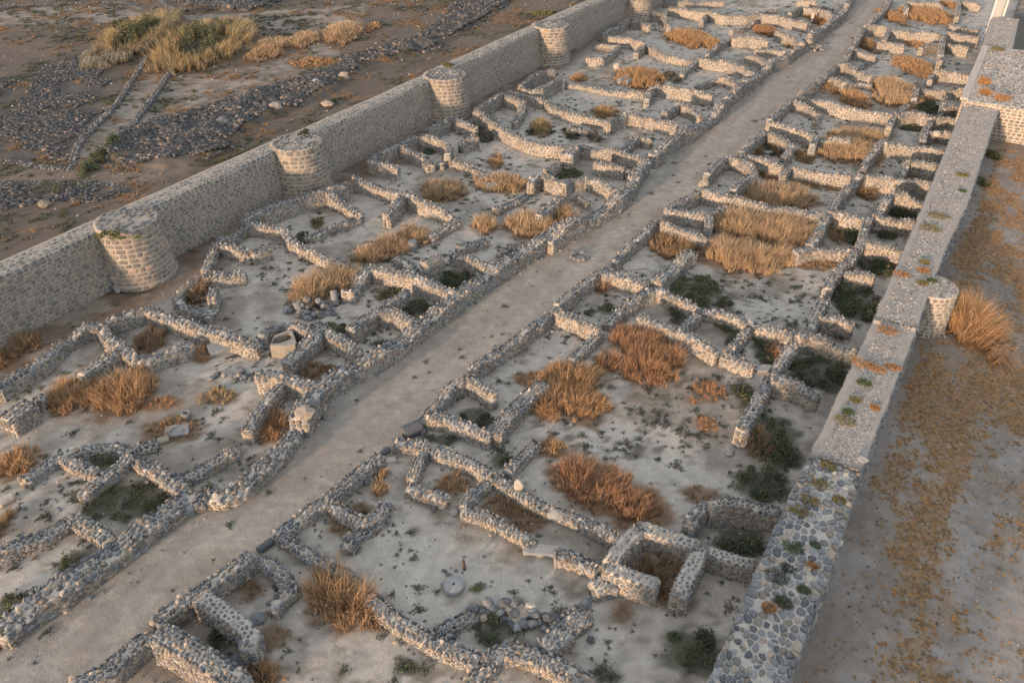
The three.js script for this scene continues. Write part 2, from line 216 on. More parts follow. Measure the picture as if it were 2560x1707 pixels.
// ---------------------------------------------------------------- site data in metres (x across the street, -z along it)
const WALLS = [
['broad foreground stretch of the street\'s left wall, cobbled top in pale mortar, bottom left corner',[[-19.34,-4.36],[-19.41,-4.61],[-19.42,-5.1],[-19.33,-5.65],[-19.22,-6.32],[-19.16,-6.87],[-19.1,-7.5],[-19.05,-7.98],[-19.09,-8.53],[-19.07,-9.19],[-19.01,-9.85],[-19.06,-10.33],[-18.84,-10.88],[-18.58,-11.18]],0.5,0.81,0.1],
['street wall stretch right of the jutting lit corner, running up beside the narrow reed slot',[[-18.52,-11.23],[-17.98,-11.48],[-17.77,-11.96],[-17.84,-12.65],[-17.87,-13.27],[-17.99,-14.19],[-18.26,-15.02],[-18.51,-15.87]],0.45,0.64,0.1],
['rough street wall stretch beside the round trough room and two dark rooms',[[-18.14,-15.28],[-18.64,-16.32],[-18.88,-17.26],[-18.93,-18.02],[-18.81,-18.79],[-18.61,-19.51],[-18.41,-20.25],[-18.27,-21.07],[-18.24,-22.1],[-18.17,-23.1],[-18.19,-24.17]],0.8,0.72,0.12],
['street wall stretch with shadowed green rooms behind it, middle of the left street side',[[-18.12,-24.13],[-18.04,-25.53],[-18.04,-26.55],[-17.87,-28.13],[-17.69,-29.84],[-17.49,-31.3],[-17.39,-32.71],[-17.22,-33.81]],0.88,0.64,0.1],
['tan street wall stretch behind the tall orange reeds, ending at a wall break',[[-17.09,-32.28],[-17,-33.11],[-16.52,-35.67],[-16.26,-37.02],[-16,-38.43],[-16.02,-39.71],[-16.23,-41.07],[-16.64,-42.9],[-16.71,-44.23]],0.95,0.64,0.1],
['low street wall stretch from the wall break up to a bend below the curved rooms',[[-16.72,-45.22],[-16.72,-47.75],[-16.59,-49.56],[-16.31,-51.38],[-16.16,-53.37],[-16.06,-55.61],[-16.29,-57.79]],0.95,0.59,0.1],
['long far street wall stretch dropping from the rubble heap beside the upper street',[[-16.28,-57.99],[-16.32,-62.81],[-16.08,-64.77],[-16.1,-68.64],[-15.56,-71.29],[-15.35,-74.42],[-15.01,-77.83]],0.95,0.59,0.1],
['farthest left street wall stretch running out of the top of the picture',[[-15.33,-78.25],[-15.13,-80.23],[-14.99,-83.22],[-14.92,-86.71],[-14.93,-91.13],[-15.43,-96.47],[-15.87,-100.58]],0.95,0.51,0.1],
['lit cross wall ending at the street wall, bottom left, right of the dark green bush',[[-21.63,-8.33],[-21.2,-8.32],[-20.57,-8.32],[-19.99,-8.29],[-19.63,-8.24]],0.47,0.47,0.1],
['dark-faced wall of big round cobbles running in from the left edge, bottom left',[[-22.14,-5.99],[-22.03,-6.26],[-21.89,-6.76],[-21.68,-7.23],[-21.6,-7.79],[-21.54,-8.23]],0.57,0.51,0.08],
['curved cobble wall of the small enclosure at left, below the orange grass',[[-24.53,-8.5],[-24.57,-9.01],[-24.57,-9.69],[-24.49,-10.28],[-24.08,-10.85],[-23.46,-11.29],[-22.77,-11.37]],0.4,0.47,0.08],
['short spur wall with pale end stones inside the small left enclosure',[[-24.28,-9.89],[-23.5,-9.93],[-22.65,-10.02]],0.38,0.39,0.06],
['inner wall parallel to the street inside the small left enclosure',[[-22.45,-11.22],[-22.25,-10.58],[-22.24,-10.07],[-22.21,-9.49],[-22.12,-9.07]],0.38,0.43,0.08],
['lit cross wall tumbling from the small left enclosure down to the street wall',[[-22.27,-11.17],[-21.44,-11.15],[-20.74,-11.11],[-19.99,-11.01],[-19.27,-10.96]],0.42,0.47,0.12],
['dark tumbled stub wall beside the pale slab in the near left yard',[[-22.77,-11.68],[-22.51,-11.89],[-22.27,-12.17]],0.3,0.51,0.12],
['dark free-standing wall parallel to the street, below the reed slot',[[-19.38,-13.32],[-19.57,-12.62],[-19.71,-12.01],[-19.91,-11.32]],0.4,0.47,0.08],
['narrow straight wall on the left side of the reed slot',[[-20.38,-16.77],[-20.19,-15.83],[-19.94,-15.03],[-19.5,-13.99]],0.72,0.39,0.06],
['lit cross wall at the head of the reed slot, joining the street wall',[[-21.48,-16.5],[-21.04,-16.85],[-20.25,-16.95],[-19.52,-17.1],[-19.05,-17.1]],0.8,0.51,0.1],
['thick dark wall right of the stone trough',[[-21.58,-20.12],[-21.44,-19.54],[-21.35,-18.89],[-21.29,-18.29],[-21.27,-17.87]],0.72,0.59,0.08],
['curved wall ring hugging the stone trough',[[-23.38,-18.65],[-23.64,-19.17],[-23.64,-19.58],[-23.5,-19.9],[-23.02,-20.04],[-22.45,-20.01],[-21.89,-19.87],[-21.85,-20.16]],0.8,0.39,0.1],
['cross wall from the trough room down to the street wall',[[-22.13,-20.54],[-21.56,-20.44],[-20.95,-20.32],[-20.15,-20.18],[-19.51,-20.04],[-18.96,-20.12]],0.72,0.51,0.1],
['cobbled L-shaped wall of the dark room with fallen slabs beside the street',[[-20.45,-20.89],[-20.5,-21.82],[-20.42,-22.66],[-19.72,-22.96],[-18.91,-22.88],[-18.25,-22.82]],0.8,0.43,0.08],
['tall lit cross wall between two dark rooms, meeting the middle street wall',[[-22.91,-25.51],[-22.25,-25.67],[-21,-25.8],[-19.71,-25.72],[-18.39,-25.55],[-17.83,-25.46]],0.88,0.47,0.08],
['collapsed wall of loose stones right of the big tan reed clump',[[-23.25,-25.93],[-23.15,-25],[-23,-24.2],[-22.71,-23.37]],0.56,0.64,0.16],
['dark crooked inner wall left of the deep bushy pit',[[-20.47,-24.91],[-20.33,-24.09],[-20.43,-23.1]],0.72,0.39,0.1],
['lit wall facing the street wall above the green pit',[[-20.67,-28.9],[-19.79,-28.94],[-18.9,-28.67],[-18,-28.42]],0.8,0.43,0.08],
['thick upright wall stump beside the green pit',[[-20.63,-27.92],[-20.75,-27.37],[-20.88,-26.86]],0.88,0.59,0.12],
['low rubble line running right from the wall stump',[[-20.96,-29.84],[-20.56,-30.66],[-20.09,-31.39]],0.4,0.47,0.12],
['small low rubble wall next to the street wall above the green pit',[[-19.01,-30.68],[-18.72,-31.33],[-18.21,-31.48]],0.4,0.39,0.12],
['tumbled wall stub with large lit blocks above the tall cross wall',[[-22.99,-27.4],[-22.12,-27.25],[-21.31,-27.03]],0.4,0.47,0.14],
['perimeter wall along the lane at far left, descending towards the left edge',[[-29.69,-10.82],[-29.74,-11.1],[-29.8,-11.83],[-29.83,-12.64],[-30.18,-13.54],[-30.5,-14.25],[-30.57,-14.88],[-30.48,-15.41],[-30.18,-15.79]],0.72,0.43,0.1],
['rear wall of the room with a lone dry bush, facing the second tower',[[-30.15,-15.84],[-29.93,-16.36],[-29.66,-16.95],[-29.4,-17.51]],0.72,0.43,0.1],
['long lit cross wall from the dry-bush room to the stone trough',[[-29.4,-17.58],[-28.57,-17.68],[-27.56,-17.67],[-26.13,-17.75],[-25.01,-17.91],[-24.04,-18.02],[-23.03,-18.12]],0.72,0.47,0.12],
['left cross wall of the room with a lone dry bush',[[-30.11,-15.78],[-28.96,-15.3],[-28.09,-15.24],[-27.66,-15.17]],0.64,0.43,0.08],
['curved apse-like wall around the lone dry bush',[[-25.75,-16.92],[-25.8,-16.44],[-25.97,-15.87],[-26.29,-15.15],[-26.81,-14.96],[-27.54,-15.09]],0.56,0.43,0.1],
['low wall running down-left from the curved room to the orange grass',[[-27.79,-15.13],[-27.84,-14.29],[-27.92,-13.64],[-27.83,-13.16]],0.56,0.43,0.1],
['thick wall stub with a lit end at the left edge',[[-27.51,-9.84],[-27.54,-10.36],[-27.58,-10.93]],0.8,0.77,0.08],
['dark boulder wall beside the thick wall stub at the left edge',[[-28.13,-11.23],[-27.82,-11.54]],0.4,0.47,0.14],
['perimeter wall of the rectangular room below the second tower',[[-32.24,-26.67],[-31.83,-25.81],[-31.54,-24.37],[-31.37,-23.35]],0.72,0.43,0.08],
['lit lower wall of the rectangular room below the second tower',[[-31.43,-23.5],[-30.42,-23.72],[-29.29,-23.71]],0.72,0.39,0.08],
['short dark return wall closing the rectangular room below the second tower',[[-29.2,-23.75],[-29,-24.18],[-28.87,-24.69]],0.64,0.39,0.1],
['rear wall of the small green-floored room near the lane',[[-31.45,-23.42],[-30.71,-22.47],[-30.22,-21.62]],0.56,0.39,0.1],
['front wall of the small green-floored room near the lane',[[-29.67,-21.18],[-29.15,-21.32],[-28.66,-21.73],[-28.17,-22.32]],0.56,0.47,0.12],
['U-shaped wall around the reed-filled slot near the lane',[[-29.83,-21.16],[-29.83,-20.41],[-29.48,-19.58],[-29.13,-19.01],[-28.47,-18.79],[-27.63,-18.92],[-26.95,-18.93],[-27.02,-19.43]],0.48,0.39,0.08],
['upright lit wall stump inside the reed-filled slot',[[-27.88,-20.23],[-27.4,-19.59]],0.8,0.43,0.1],
['long lane-side wall below the second tower with sunlit top',[[-31.69,-25.71],[-31.95,-26.51],[-31.75,-27.21],[-31.48,-28.43],[-31.19,-29.57],[-30.59,-30.91],[-30.15,-32.1]],0.95,0.39,0.06],
['ruined lit cross wall stepping down from the long lane-side wall',[[-30.32,-30.79],[-29.24,-30.62],[-28.3,-30.25],[-27.41,-30.06]],[0.95,0.47],0.43,0.14],
['low rubble row closing the yard with a yellow shrub',[[-27.53,-30.05],[-28.09,-28.44],[-28.22,-27.4],[-28.62,-26.9]],0.38,0.43,0.12],
['long winding cross wall from the lane corner down to the tan reeds',[[-31.91,-25.78],[-31.24,-26.09],[-30.57,-26.3],[-29.5,-26.43],[-28.6,-25.79],[-27.41,-25.62],[-25.84,-25.44],[-24.65,-25.64],[-23.86,-25.72]],[0.8,0.4],0.39,0.08],
['sunlit cross wall running down from the lane opening, left of two dark floor patches',[[-30.43,-33.11],[-29.08,-33.15],[-27.86,-33],[-26.76,-32.91]],1.04,0.39,0.08],
['lit continuation of the lane-opening wall sloping to a stone-strewn end',[[-26.66,-32.92],[-25.31,-32.72],[-23.97,-32.55],[-22.49,-32.28]],[1.04,0.57],0.43,0.1],
['stub wall branching towards the viewer from the lane-opening wall',[[-26.51,-32.74],[-26.12,-31.41],[-25.86,-30.3]],0.85,0.43,0.12],
['low tumbled stones leading from the sloping wall end to the reeds',[[-22.62,-32.31],[-22.79,-31.26],[-22.92,-30.12]],0.43,0.47,0.14],
['U-shaped room wall with a rounded lit tip beside the lane',[[-29.21,-35.77],[-30.26,-35.75],[-31.44,-35.77],[-31.59,-36.83],[-31.47,-38.22],[-31.45,-38.75],[-30.27,-38.55],[-28.95,-38.04]],0.85,0.39,0.06],
['crumbling dark end below the U-shaped room',[[-29.22,-38.46],[-28.12,-37.56]],0.47,0.59,0.14],
['arched wall of the lane room next to the U-shaped room',[[-31.31,-39.02],[-31.19,-40.47],[-30.34,-40.82],[-29.27,-40.67],[-28.29,-39.96],[-27.74,-38.82]],0.95,0.39,0.08],
['broken stub at the foot of the arched wall',[[-28.3,-39.53],[-27.91,-38.24]],0.47,0.47,0.16],
['low wall running from the arched room to the pale yard',[[-27.69,-39.22],[-26.56,-39.04],[-25.19,-38.47],[-24.42,-37.95]],0.57,0.39,0.12],
['rear lane wall of the square room below the third tower',[[-31.36,-41.76],[-31.34,-43.29],[-31.18,-44.53]],0.85,0.39,0.06],
['lit cross wall of the square room below the third tower',[[-31.07,-44.49],[-29.91,-44.13],[-28.77,-43.73]],0.85,0.39,0.06],
['thick rubble stump beside a grey bush, right of the square room',[[-28.43,-41.35],[-27.93,-42.49]],0.85,0.68,0.12],
['rear wall of the dark three-sided lane room',[[-30.56,-46.44],[-30.71,-48.33],[-30.78,-50.31]],0.95,0.39,0.05],
['far wall of the dark three-sided lane room',[[-30.75,-50.41],[-29.67,-50.24],[-28.55,-49.92]],0.95,0.39,0.05],
['lit front wall of the dark three-sided lane room',[[-30.52,-46.21],[-29.48,-46.17],[-28.45,-46.07]],0.95,0.39,0.06],
['crumbled right side of the dark three-sided lane room',[[-28.72,-50.05],[-28.05,-48.36],[-27.51,-46.7]],0.66,0.47,0.14],
['long curved lit wall sweeping from the three-sided lane room to a thick stump',[[-29.84,-46.11],[-28.66,-45.22],[-27.13,-44.5],[-25.8,-43.86],[-24.45,-43.52],[-23.22,-43.52],[-22.18,-43.95]],0.85,0.39,0.08],
['dark-topped wall beside the oval basin room',[[-30.91,-51.62],[-29.34,-51.44],[-27.84,-51.4]],0.76,0.39,0.05],
['low wall winding from the oval basin room into the yard',[[-27.85,-51.67],[-26.86,-50.89],[-26.04,-50.53],[-24.79,-50.01],[-23.4,-50.11],[-22.23,-50.23]],0.57,0.39,0.12],
['rear half of the oval basin-like room by the lane',[[-30.68,-52.88],[-31.08,-55.41],[-30.88,-57.02],[-30.36,-57.86]],0.95,0.35,0.04],
['front half of the oval basin-like room by the lane',[[-30.44,-52.6],[-29.3,-52.26],[-28.81,-52.8],[-28.84,-54.28],[-28.87,-56.03]],0.95,0.35,0.05],
['thin low lit wall right of the oval basin-like room',[[-28.62,-56.41],[-26.96,-56.82],[-24.95,-56.7],[-23.19,-57.02],[-22.65,-57.34]],0.57,0.35,0.1],
['wall with a bright jutting pier, below the toppled column drums',[[-22.56,-57.09],[-21.91,-58.33],[-20.44,-58.69],[-18.96,-58.6],[-17.41,-58.4]],0.85,0.43,0.08],
['short return wall at the bright jutting pier',[[-21.93,-57.37],[-21.4,-55.43]],0.76,0.39,0.1],
['bowed wall behind the tiny dark room near the street bend',[[-21.61,-48.99],[-21.51,-50.52],[-21.25,-51.47],[-20,-51.78],[-18.5,-51.43],[-17.37,-51.07]],0.85,0.47,0.1],
['left side of the peaked room at the street bend',[[-19.04,-52.89],[-19.07,-54.55],[-19,-55.82]],0.85,0.39,0.08],
['right side of the peaked room at the street bend',[[-18.81,-55.54],[-18.01,-55.1],[-16.8,-54.11]],0.85,0.39,0.08],
['thick stump at the end of the long curved wall',[[-21.54,-44.03],[-21.34,-43.05],[-21.18,-42.29]],0.95,0.77,0.12],
['lit wall continuing from the thick stump to the street wall',[[-21.38,-44.52],[-20.3,-44.85],[-19.22,-45.05],[-18.09,-44.84],[-17.04,-44.55]],0.85,0.43,0.1],
['ring of tumbled stones around a small hollow by the street wall',[[-19.02,-46.24],[-19.17,-48.08],[-18.79,-48.47],[-18.06,-48.16]],0.57,0.47,0.16],
['low stone row behind the yellow-green grass tuft',[[-24.1,-47.99],[-23.34,-48.11],[-22.58,-48.22]],0.38,0.39,0.12],
['short lit wall with a bright end block near the wall break',[[-19.41,-42.58],[-18.47,-42.75],[-17.5,-42.73]],0.85,0.39,0.08],
['low spur from the bright end block to the street wall',[[-17.6,-43.12],[-16.79,-42.53]],0.57,0.39,0.12],
['tumbled wall at the back of the green-brown pocket',[[-21.42,-41.64],[-21.59,-40.36]],0.66,0.47,0.14],
['lit crooked wall with a leaning end pillar, above the reeds',[[-21.18,-37.76],[-21.44,-38.49],[-21.23,-39.13],[-20.48,-39.06],[-19.68,-38.78]],0.85,0.43,0.12],
['lit cross wall behind the black shaft near the wall break',[[-19.56,-38.64],[-19.48,-39.65],[-18.92,-40.31],[-18.16,-40.18],[-17.03,-39.85],[-16.29,-39.7]],0.95,0.43,0.1],
['short lit wall piece in front of the black shaft',[[-18.86,-38.27],[-18.18,-38.27],[-17.57,-38.04]],0.76,0.39,0.08],
['wall stub sinking into the reeds beside the street wall',[[-18.72,-37.06],[-18.85,-35.69],[-18.8,-34.44]],0.85,0.43,0.12],
['scattered low stone line left of the crooked lit wall',[[-21.68,-34.7],[-21.47,-35.67],[-21.3,-36.4],[-21.29,-37.44]],0.38,0.47,0.16],
['wall of the lane room nearest the fourth tower, rear side',[[-31.88,-70.12],[-31.99,-72.42],[-32.04,-74.95],[-32.25,-76.57]],0.85,0.39,0.05],
['far wall of the lane room nearest the fourth tower',[[-32.22,-76.72],[-30.89,-76.32],[-29.44,-75.13]],0.85,0.39,0.06],
['lit front wall of the lane room nearest the fourth tower',[[-31.59,-69.39],[-29.64,-69.26],[-28.63,-69.33],[-27.31,-68.93]],0.95,0.39,0.05],
['U-shaped little pen with a bright front face below the fourth tower',[[-31.45,-67.14],[-30.32,-67.52],[-29.18,-67.79],[-28.83,-65.29],[-28.72,-63.22],[-30.01,-62.87]],0.76,0.35,0.05],
['low stub between the little pen and the long low wall',[[-27.34,-69.08],[-27.24,-67.89],[-27.1,-66.58]],0.57,0.39,0.12],
['thin low wall curving along the yard with the far orange reeds',[[-27.11,-69.11],[-25.75,-68.1],[-24.18,-66.97],[-22.86,-67.12],[-22.13,-67.87]],0.57,0.35,0.1],
['lit wall of the upper room row, running to the street',[[-21.7,-66.96],[-20.78,-67.19],[-19.19,-67.11],[-17.6,-66.17],[-16.47,-65.31]],0.85,0.39,0.08],
['return wall at the left end of the upper room row',[[-21.77,-66.82],[-21.8,-64.93],[-21.6,-63.09]],0.76,0.39,0.1],
['curved lit wall of the small street-side room in the upper row',[[-19.45,-60.57],[-19.3,-61.94],[-18.92,-63.36],[-17.9,-63.28],[-16.52,-62]],0.76,0.39,0.1],
['lit back wall of the room right of the far orange reeds',[[-21.34,-74.86],[-19.84,-75.45],[-18.01,-74.86]],0.95,0.39,0.08],
['dark rubble side wall right of the far orange reeds',[[-21.67,-75.61],[-21.78,-72.56],[-21.67,-69.43]],0.57,0.39,0.12],
['slanting lit wall just left of the rubble heap in the street',[[-18.65,-70.41],[-17.66,-70.09],[-16.14,-68.42]],0.85,0.39,0.1],
['dark inner wall above the slanting lit wall',[[-18.64,-73.19],[-17.41,-73.35],[-15.87,-72.83]],0.76,0.39,0.1],
['upper lit wall ending at the big lit boulders by the street',[[-18.47,-78.88],[-17.05,-78.02],[-15.11,-76]],0.95,0.39,0.1],
['long sunlit boundary wall crossing the far left yards',[[-30.44,-82.69],[-28.12,-82.16],[-26.32,-82.48],[-24.48,-82.11],[-22.67,-83.18],[-21.69,-84.49],[-19.74,-84.56],[-16.66,-83.11]],0.95,0.39,0.08],
['shadowed wall left under the long sunlit boundary wall',[[-32.08,-80.27],[-30,-80.01],[-27.84,-76.18]],0.76,0.39,0.1],
['stone spur hanging down from the long sunlit boundary wall',[[-26.42,-82.43],[-25.76,-79.26]],0.66,0.39,0.12],
['low rubble around the dark reed hollow at the far left',[[-22.59,-78.42],[-22.02,-79.88],[-21.69,-83.17]],0.57,0.39,0.14],
['peaked wall of the far room with a thin pale post',[[-19.12,-85.8],[-19.07,-87.91],[-18.92,-89.69],[-17.35,-89.54],[-15.03,-87.5]],0.95,0.39,0.1],
['dark far wall left of the peaked room',[[-22.29,-85.84],[-20.94,-88.16]],0.66,0.39,0.12],
['far wall beyond the peaked room, at the top edge',[[-20.2,-93.52],[-19,-93.23],[-17.83,-92.94],[-16.32,-92.4]],0.85,0.39,0.1],
['far lit wall at the top edge, right of the fifth tower',[[-32.37,-85.91],[-30.8,-86.27],[-29.03,-87.9],[-26.74,-89.01]],0.66,0.39,0.12],
['far right street wall at the top edge beside orange reeds',[[-12.05,-101.26],[-11.8,-98],[-11.52,-94.15],[-11.59,-89.64],[-11.65,-86.94]],0.76,0.39,0.1],
['lit wall behind the widest orange tussock, at the top edge',[[-10.07,-98.53],[-8.26,-98.95],[-6.64,-99.26]],0.76,0.39,0.08],
['short pier at the left of the widest orange tussock',[[-10.14,-97.89],[-9.5,-94.34]],0.66,0.39,0.08],
['pale pier running down from the top edge near the pylon',[[-5.55,-102.97],[-5.08,-97.98],[-4.76,-93.84]],0.76,0.39,0.08],
['lit wall fragment between the pale pier and the pylon, top edge',[[-5.03,-101.36],[-3.28,-100.94]],0.85,0.39,0.08],
['low dark wall before the pylon, above the highest rampart room',[[-5.06,-90.96],[-3.84,-90.87],[-2.49,-90.09]],0.57,0.39,0.12],
['bright lit wall at the street corner, top right rooms',[[-11.76,-84.38],[-10.98,-85.17],[-9.85,-85.32]],1.04,0.39,0.05],
['street wall of the reed-filled corner room, top right',[[-11.79,-84.28],[-11.54,-81.26],[-11.37,-77.8],[-11.09,-74.63],[-10.95,-71.7]],0.85,0.39,0.1],
['long bright lit wall at the back of the orange room, top right',[[-9.38,-84.17],[-7.54,-84.62],[-5.31,-84.88]],1.04,0.39,0.05],
['dividing wall at the left of the orange room, top right',[[-9.64,-84.76],[-9.39,-82.39],[-9.3,-80.21]],0.95,0.39,0.06],
['front wall of the orange room with a flat lit face, top right',[[-9.69,-79.84],[-8.76,-80.39],[-7.49,-80.39]],0.85,0.39,0.05],
['sloping broken lit wall right of the orange room\'s gap',[[-6.16,-79.87],[-5.64,-81.49],[-5.07,-82.4]],0.85,0.39,0.1],
['long dividing wall running down from the orange room\'s right side',[[-4.99,-84.82],[-4.59,-80.81],[-4.13,-76.15]],0.95,0.43,0.06],
['lit wall against the thick rampart, highest room',[[-4.79,-85.82],[-3.47,-85.98],[-2.12,-85.68]],1.04,0.39,0.05],
['stepped low wall of the dark court by the rampart, top right',[[-4.46,-82.73],[-3.66,-82.22],[-2.58,-81.84]],0.95,0.35,0.05],
['lit back wall of the tiny wedge room by the street',[[-11,-76.32],[-10.12,-76.02],[-9.07,-75.72]],0.85,0.39,0.06],
['low white kerb of the tiny wedge room by the street',[[-9.03,-76.87],[-9.43,-75.04],[-9.72,-73.33]],0.33,0.35,0.06],
['winding lit wall above the long reed yard',[[-11.22,-71.19],[-10.53,-71.35],[-9.54,-69.99],[-8.23,-68.9]],0.85,0.39,0.08],
['short wall below the winding lit wall',[[-11.45,-68.03],[-10.68,-67.7],[-9.67,-66.51]],0.76,0.39,0.08],
['street wall joining the winding wall and the short wall',[[-11.26,-70.88],[-11.33,-69.05],[-11.41,-67.59],[-11.6,-65.67],[-11.78,-64.03],[-12.11,-62.7]],0.76,0.39,0.1],
['low pale wall across the reed yard, top right',[[-9.64,-67.25],[-8.63,-68.21],[-7.99,-68.45]],0.47,0.35,0.08],
['long straight cross wall from the street to the dividing lane, upper right',[[-12.09,-62.05],[-11.11,-61.7],[-9.93,-61.32],[-8.72,-60.69],[-7.63,-60.51],[-6.59,-60.46],[-5.21,-60.63]],0.85,0.39,0.06],
['street wall of the open pale-floored room, upper right',[[-12.21,-60.36],[-12.26,-58.51],[-12.19,-56.7],[-12.25,-55.03]],0.85,0.39,0.1],
['lit back wall of the open pale-floored room, upper right',[[-12.16,-60.39],[-10.93,-60.07],[-9.84,-59.2]],0.85,0.39,0.08],
['end wall of the open pale-floored room, upper right',[[-9.86,-59.46],[-9.63,-57.31]],0.66,0.39,0.08],
['cross wall with moss at the foot, left of the sloping reed bank',[[-12.3,-54.76],[-11.3,-54.6],[-10.31,-54.35],[-9.12,-53.98],[-8.45,-54.06],[-6.77,-54.33]],0.85,0.39,0.08],
['spur with a lit end block beside the sloping reed bank',[[-8.81,-53.69],[-8.73,-52.95],[-8.61,-51.95]],0.85,0.39,0.06],
['rounded wall of the green-floored street room, upper right',[[-11.91,-53.21],[-10.94,-52.58],[-10.02,-51.72],[-9.69,-50.86],[-9.65,-50.14],[-9.74,-49.28]],0.85,0.39,0.08],
['street wall of the green-floored street room',[[-11.96,-52.95],[-12.09,-51.68],[-12.14,-49.85],[-12.16,-48.51]],0.85,0.39,0.1],
['lit cross wall below the green-floored street room',[[-12.28,-48.29],[-11.2,-48.07],[-10.32,-47.98],[-9.39,-47.7]],0.85,0.39,0.08],
['stub with a stepped end between two brown grass patches',[[-9.12,-47.9],[-8.98,-46.39]],0.76,0.39,0.08],
['pale-capped wall above the brown grass floor',[[-8.81,-48.03],[-7.95,-48.16],[-6.88,-48.16],[-5.5,-48.51]],0.76,0.39,0.06],
['horseshoe wall of the dark street room beside the round reed bed',[[-12.91,-44.33],[-12.89,-45.63],[-12.78,-47.28],[-12.51,-47.64],[-11.69,-47.5],[-10.89,-46.73],[-10.5,-45.9],[-10.84,-44.48],[-10.84,-42.81]],0.85,0.39,0.08],
['long cross wall between the round reed bed and the biggest reed bed',[[-12.46,-42.03],[-11.36,-41.97],[-10.37,-41.9],[-9.3,-41.8],[-8.09,-42],[-6.72,-42.13],[-5.8,-42.34]],0.85,0.39,0.08],
['upper room wall against the rampart with a bright left end',[[-4.19,-73.01],[-3.24,-73.48],[-1.36,-72.96]],0.95,0.39,0.05],
['short bright pier at the left end of that rampart room',[[-4.23,-72.67],[-4.13,-70.43]],0.85,0.39,0.05],
['rampart-side cross wall level with the pair of tall reeds',[[-4.53,-68.19],[-3.11,-68.82],[-1.26,-69.79]],0.95,0.39,0.06],
['short wall at the right end of the tall reeds',[[-4.78,-68.41],[-4.5,-65.46]],0.76,0.39,0.08],
['dark little wall in the shaded rampart cell',[[-2.4,-64.3],[-1.8,-65.19],[-1.17,-65.41]],0.76,0.35,0.08],
['divider of the shaded rampart cell',[[-2.64,-67.17],[-2.41,-63.62]],0.76,0.35,0.06],
['curved wall left of the shaded rampart cells',[[-4.72,-63.76],[-5.1,-61.36],[-5.12,-59.21],[-5.02,-58.02]],0.76,0.39,0.1],
['arched cobble wall above the small green floor',[[-4.94,-60.67],[-4.46,-61.46],[-3.92,-61.86],[-3.06,-61.68]],0.95,0.39,0.06],
['cell wall against the rampart right of the arched cobble wall',[[-2.87,-60.98],[-2.22,-61.64],[-1.14,-61.86]],0.95,0.39,0.06],
['divider between the small green floor and the rampart cell',[[-2.74,-60.61],[-2.87,-58.84],[-2.7,-56.53]],0.85,0.39,0.06],
['cell wall with a lone pale block on it, by the rampart',[[-2.69,-58.23],[-2.05,-58.93],[-1.27,-59.06]],0.85,0.35,0.06],
['dividing wall right of the sloping reed bank',[[-4.89,-55.39],[-5.07,-53.3],[-5.18,-51.5],[-5.07,-49.43]],0.9,0.39,0.08],
['wide cobble wall above the spotted sandy room by the rampart',[[-4.65,-54.39],[-3.74,-55],[-2.52,-55.36],[-1.27,-55.35]],0.95,0.39,0.06],
['short pier of the spotted sandy room',[[-3.02,-52.42],[-2.97,-51.3],[-2.97,-50.23]],0.85,0.39,0.06],
['wall beside the short pier running to the rampart',[[-2.97,-52.39],[-2.22,-52.56],[-1.35,-52.2]],0.95,0.39,0.06],
['stepped dividing wall right of the round reed bed',[[-5.04,-48.79],[-5.24,-47.22],[-5.32,-45.59],[-5.46,-44.34],[-5.42,-42.69]],0.95,0.43,0.08],
['long cobble wall with lit face above the brown-grass cell',[[-4.66,-48.46],[-4.03,-48.78],[-2.93,-48.72],[-2.03,-49.33],[-1.27,-49.41]],1.04,0.39,0.06],
['dividing wall left of the deep green pit by the rampart',[[-2.97,-46.47],[-3.09,-44.84],[-3.27,-43.64],[-3.49,-43.19]],1.04,0.39,0.08],
['back wall of the deep green pit by the rampart',[[-2.92,-46.52],[-2.23,-46.66],[-1.23,-46.56]],1.14,0.39,0.06],
['thick zigzag wall right of the biggest reed bed',[[-5.57,-42.86],[-5.48,-41.11],[-5.37,-39.87],[-5.47,-38.52]],0.78,0.47,0.08],
['white-capped back wall of the brown reed cell',[[-5.41,-42.91],[-4.64,-42.85],[-3.68,-42.99]],0.86,0.39,0.06],
['wall of the rampart cell right of the brown reed cell',[[-3.35,-43.49],[-2.39,-43.76],[-1.37,-44.03]],0.86,0.39,0.06],
['cobbled front wall below the brown reed cell, joining the reed bed',[[-5.9,-37.51],[-5.41,-38.28],[-4.71,-38.79],[-3.89,-39.11],[-3.41,-39.67]],0.7,0.43,0.08],
['dividing wall between the brown reed cell and the rampart cell',[[-3.5,-43.25],[-3.44,-41.73],[-3.29,-40.44],[-3.3,-39.49]],0.86,0.39,0.06],
['rampart cell wall above the long green strip',[[-3.19,-40.16],[-2.39,-40.27],[-1.34,-40.25]],0.86,0.39,0.06],
['wall stepping down along the long green strip\'s left side',[[-3.37,-39.46],[-3.41,-38.22],[-3.64,-37.29],[-3.77,-35.95],[-3.73,-34.92]],0.7,0.43,0.08],
['stub wall with a lit end in the long green strip',[[-3.41,-37.05],[-2.78,-37.25],[-2.07,-37.17]],0.7,0.39,0.06],
['wall between the speckled sandy court and the long green strip',[[-3.6,-34.03],[-3.65,-32.83],[-3.59,-31.73],[-3.59,-30.9]],0.7,0.43,0.08],
['free-standing dark wall stub below the long green strip',[[-3.42,-32.04],[-2.78,-32.23],[-2.08,-32.31]],0.86,0.39,0.08],
['long wavy wall along the lower edge of the speckled sandy court',[[-10.54,-30.95],[-9.69,-30.7],[-8.73,-30.51],[-7.85,-30.44],[-7.03,-30.49],[-6.15,-30.31],[-5.34,-30.3],[-4.59,-30.45],[-4.05,-30.37]],0.62,0.39,0.08],
['tall cobble wall running to the rampart below the dark stub',[[-3.85,-29.81],[-3.49,-30.26],[-2.89,-30.38],[-1.94,-30.28],[-1.54,-30.26]],0.94,0.39,0.06],
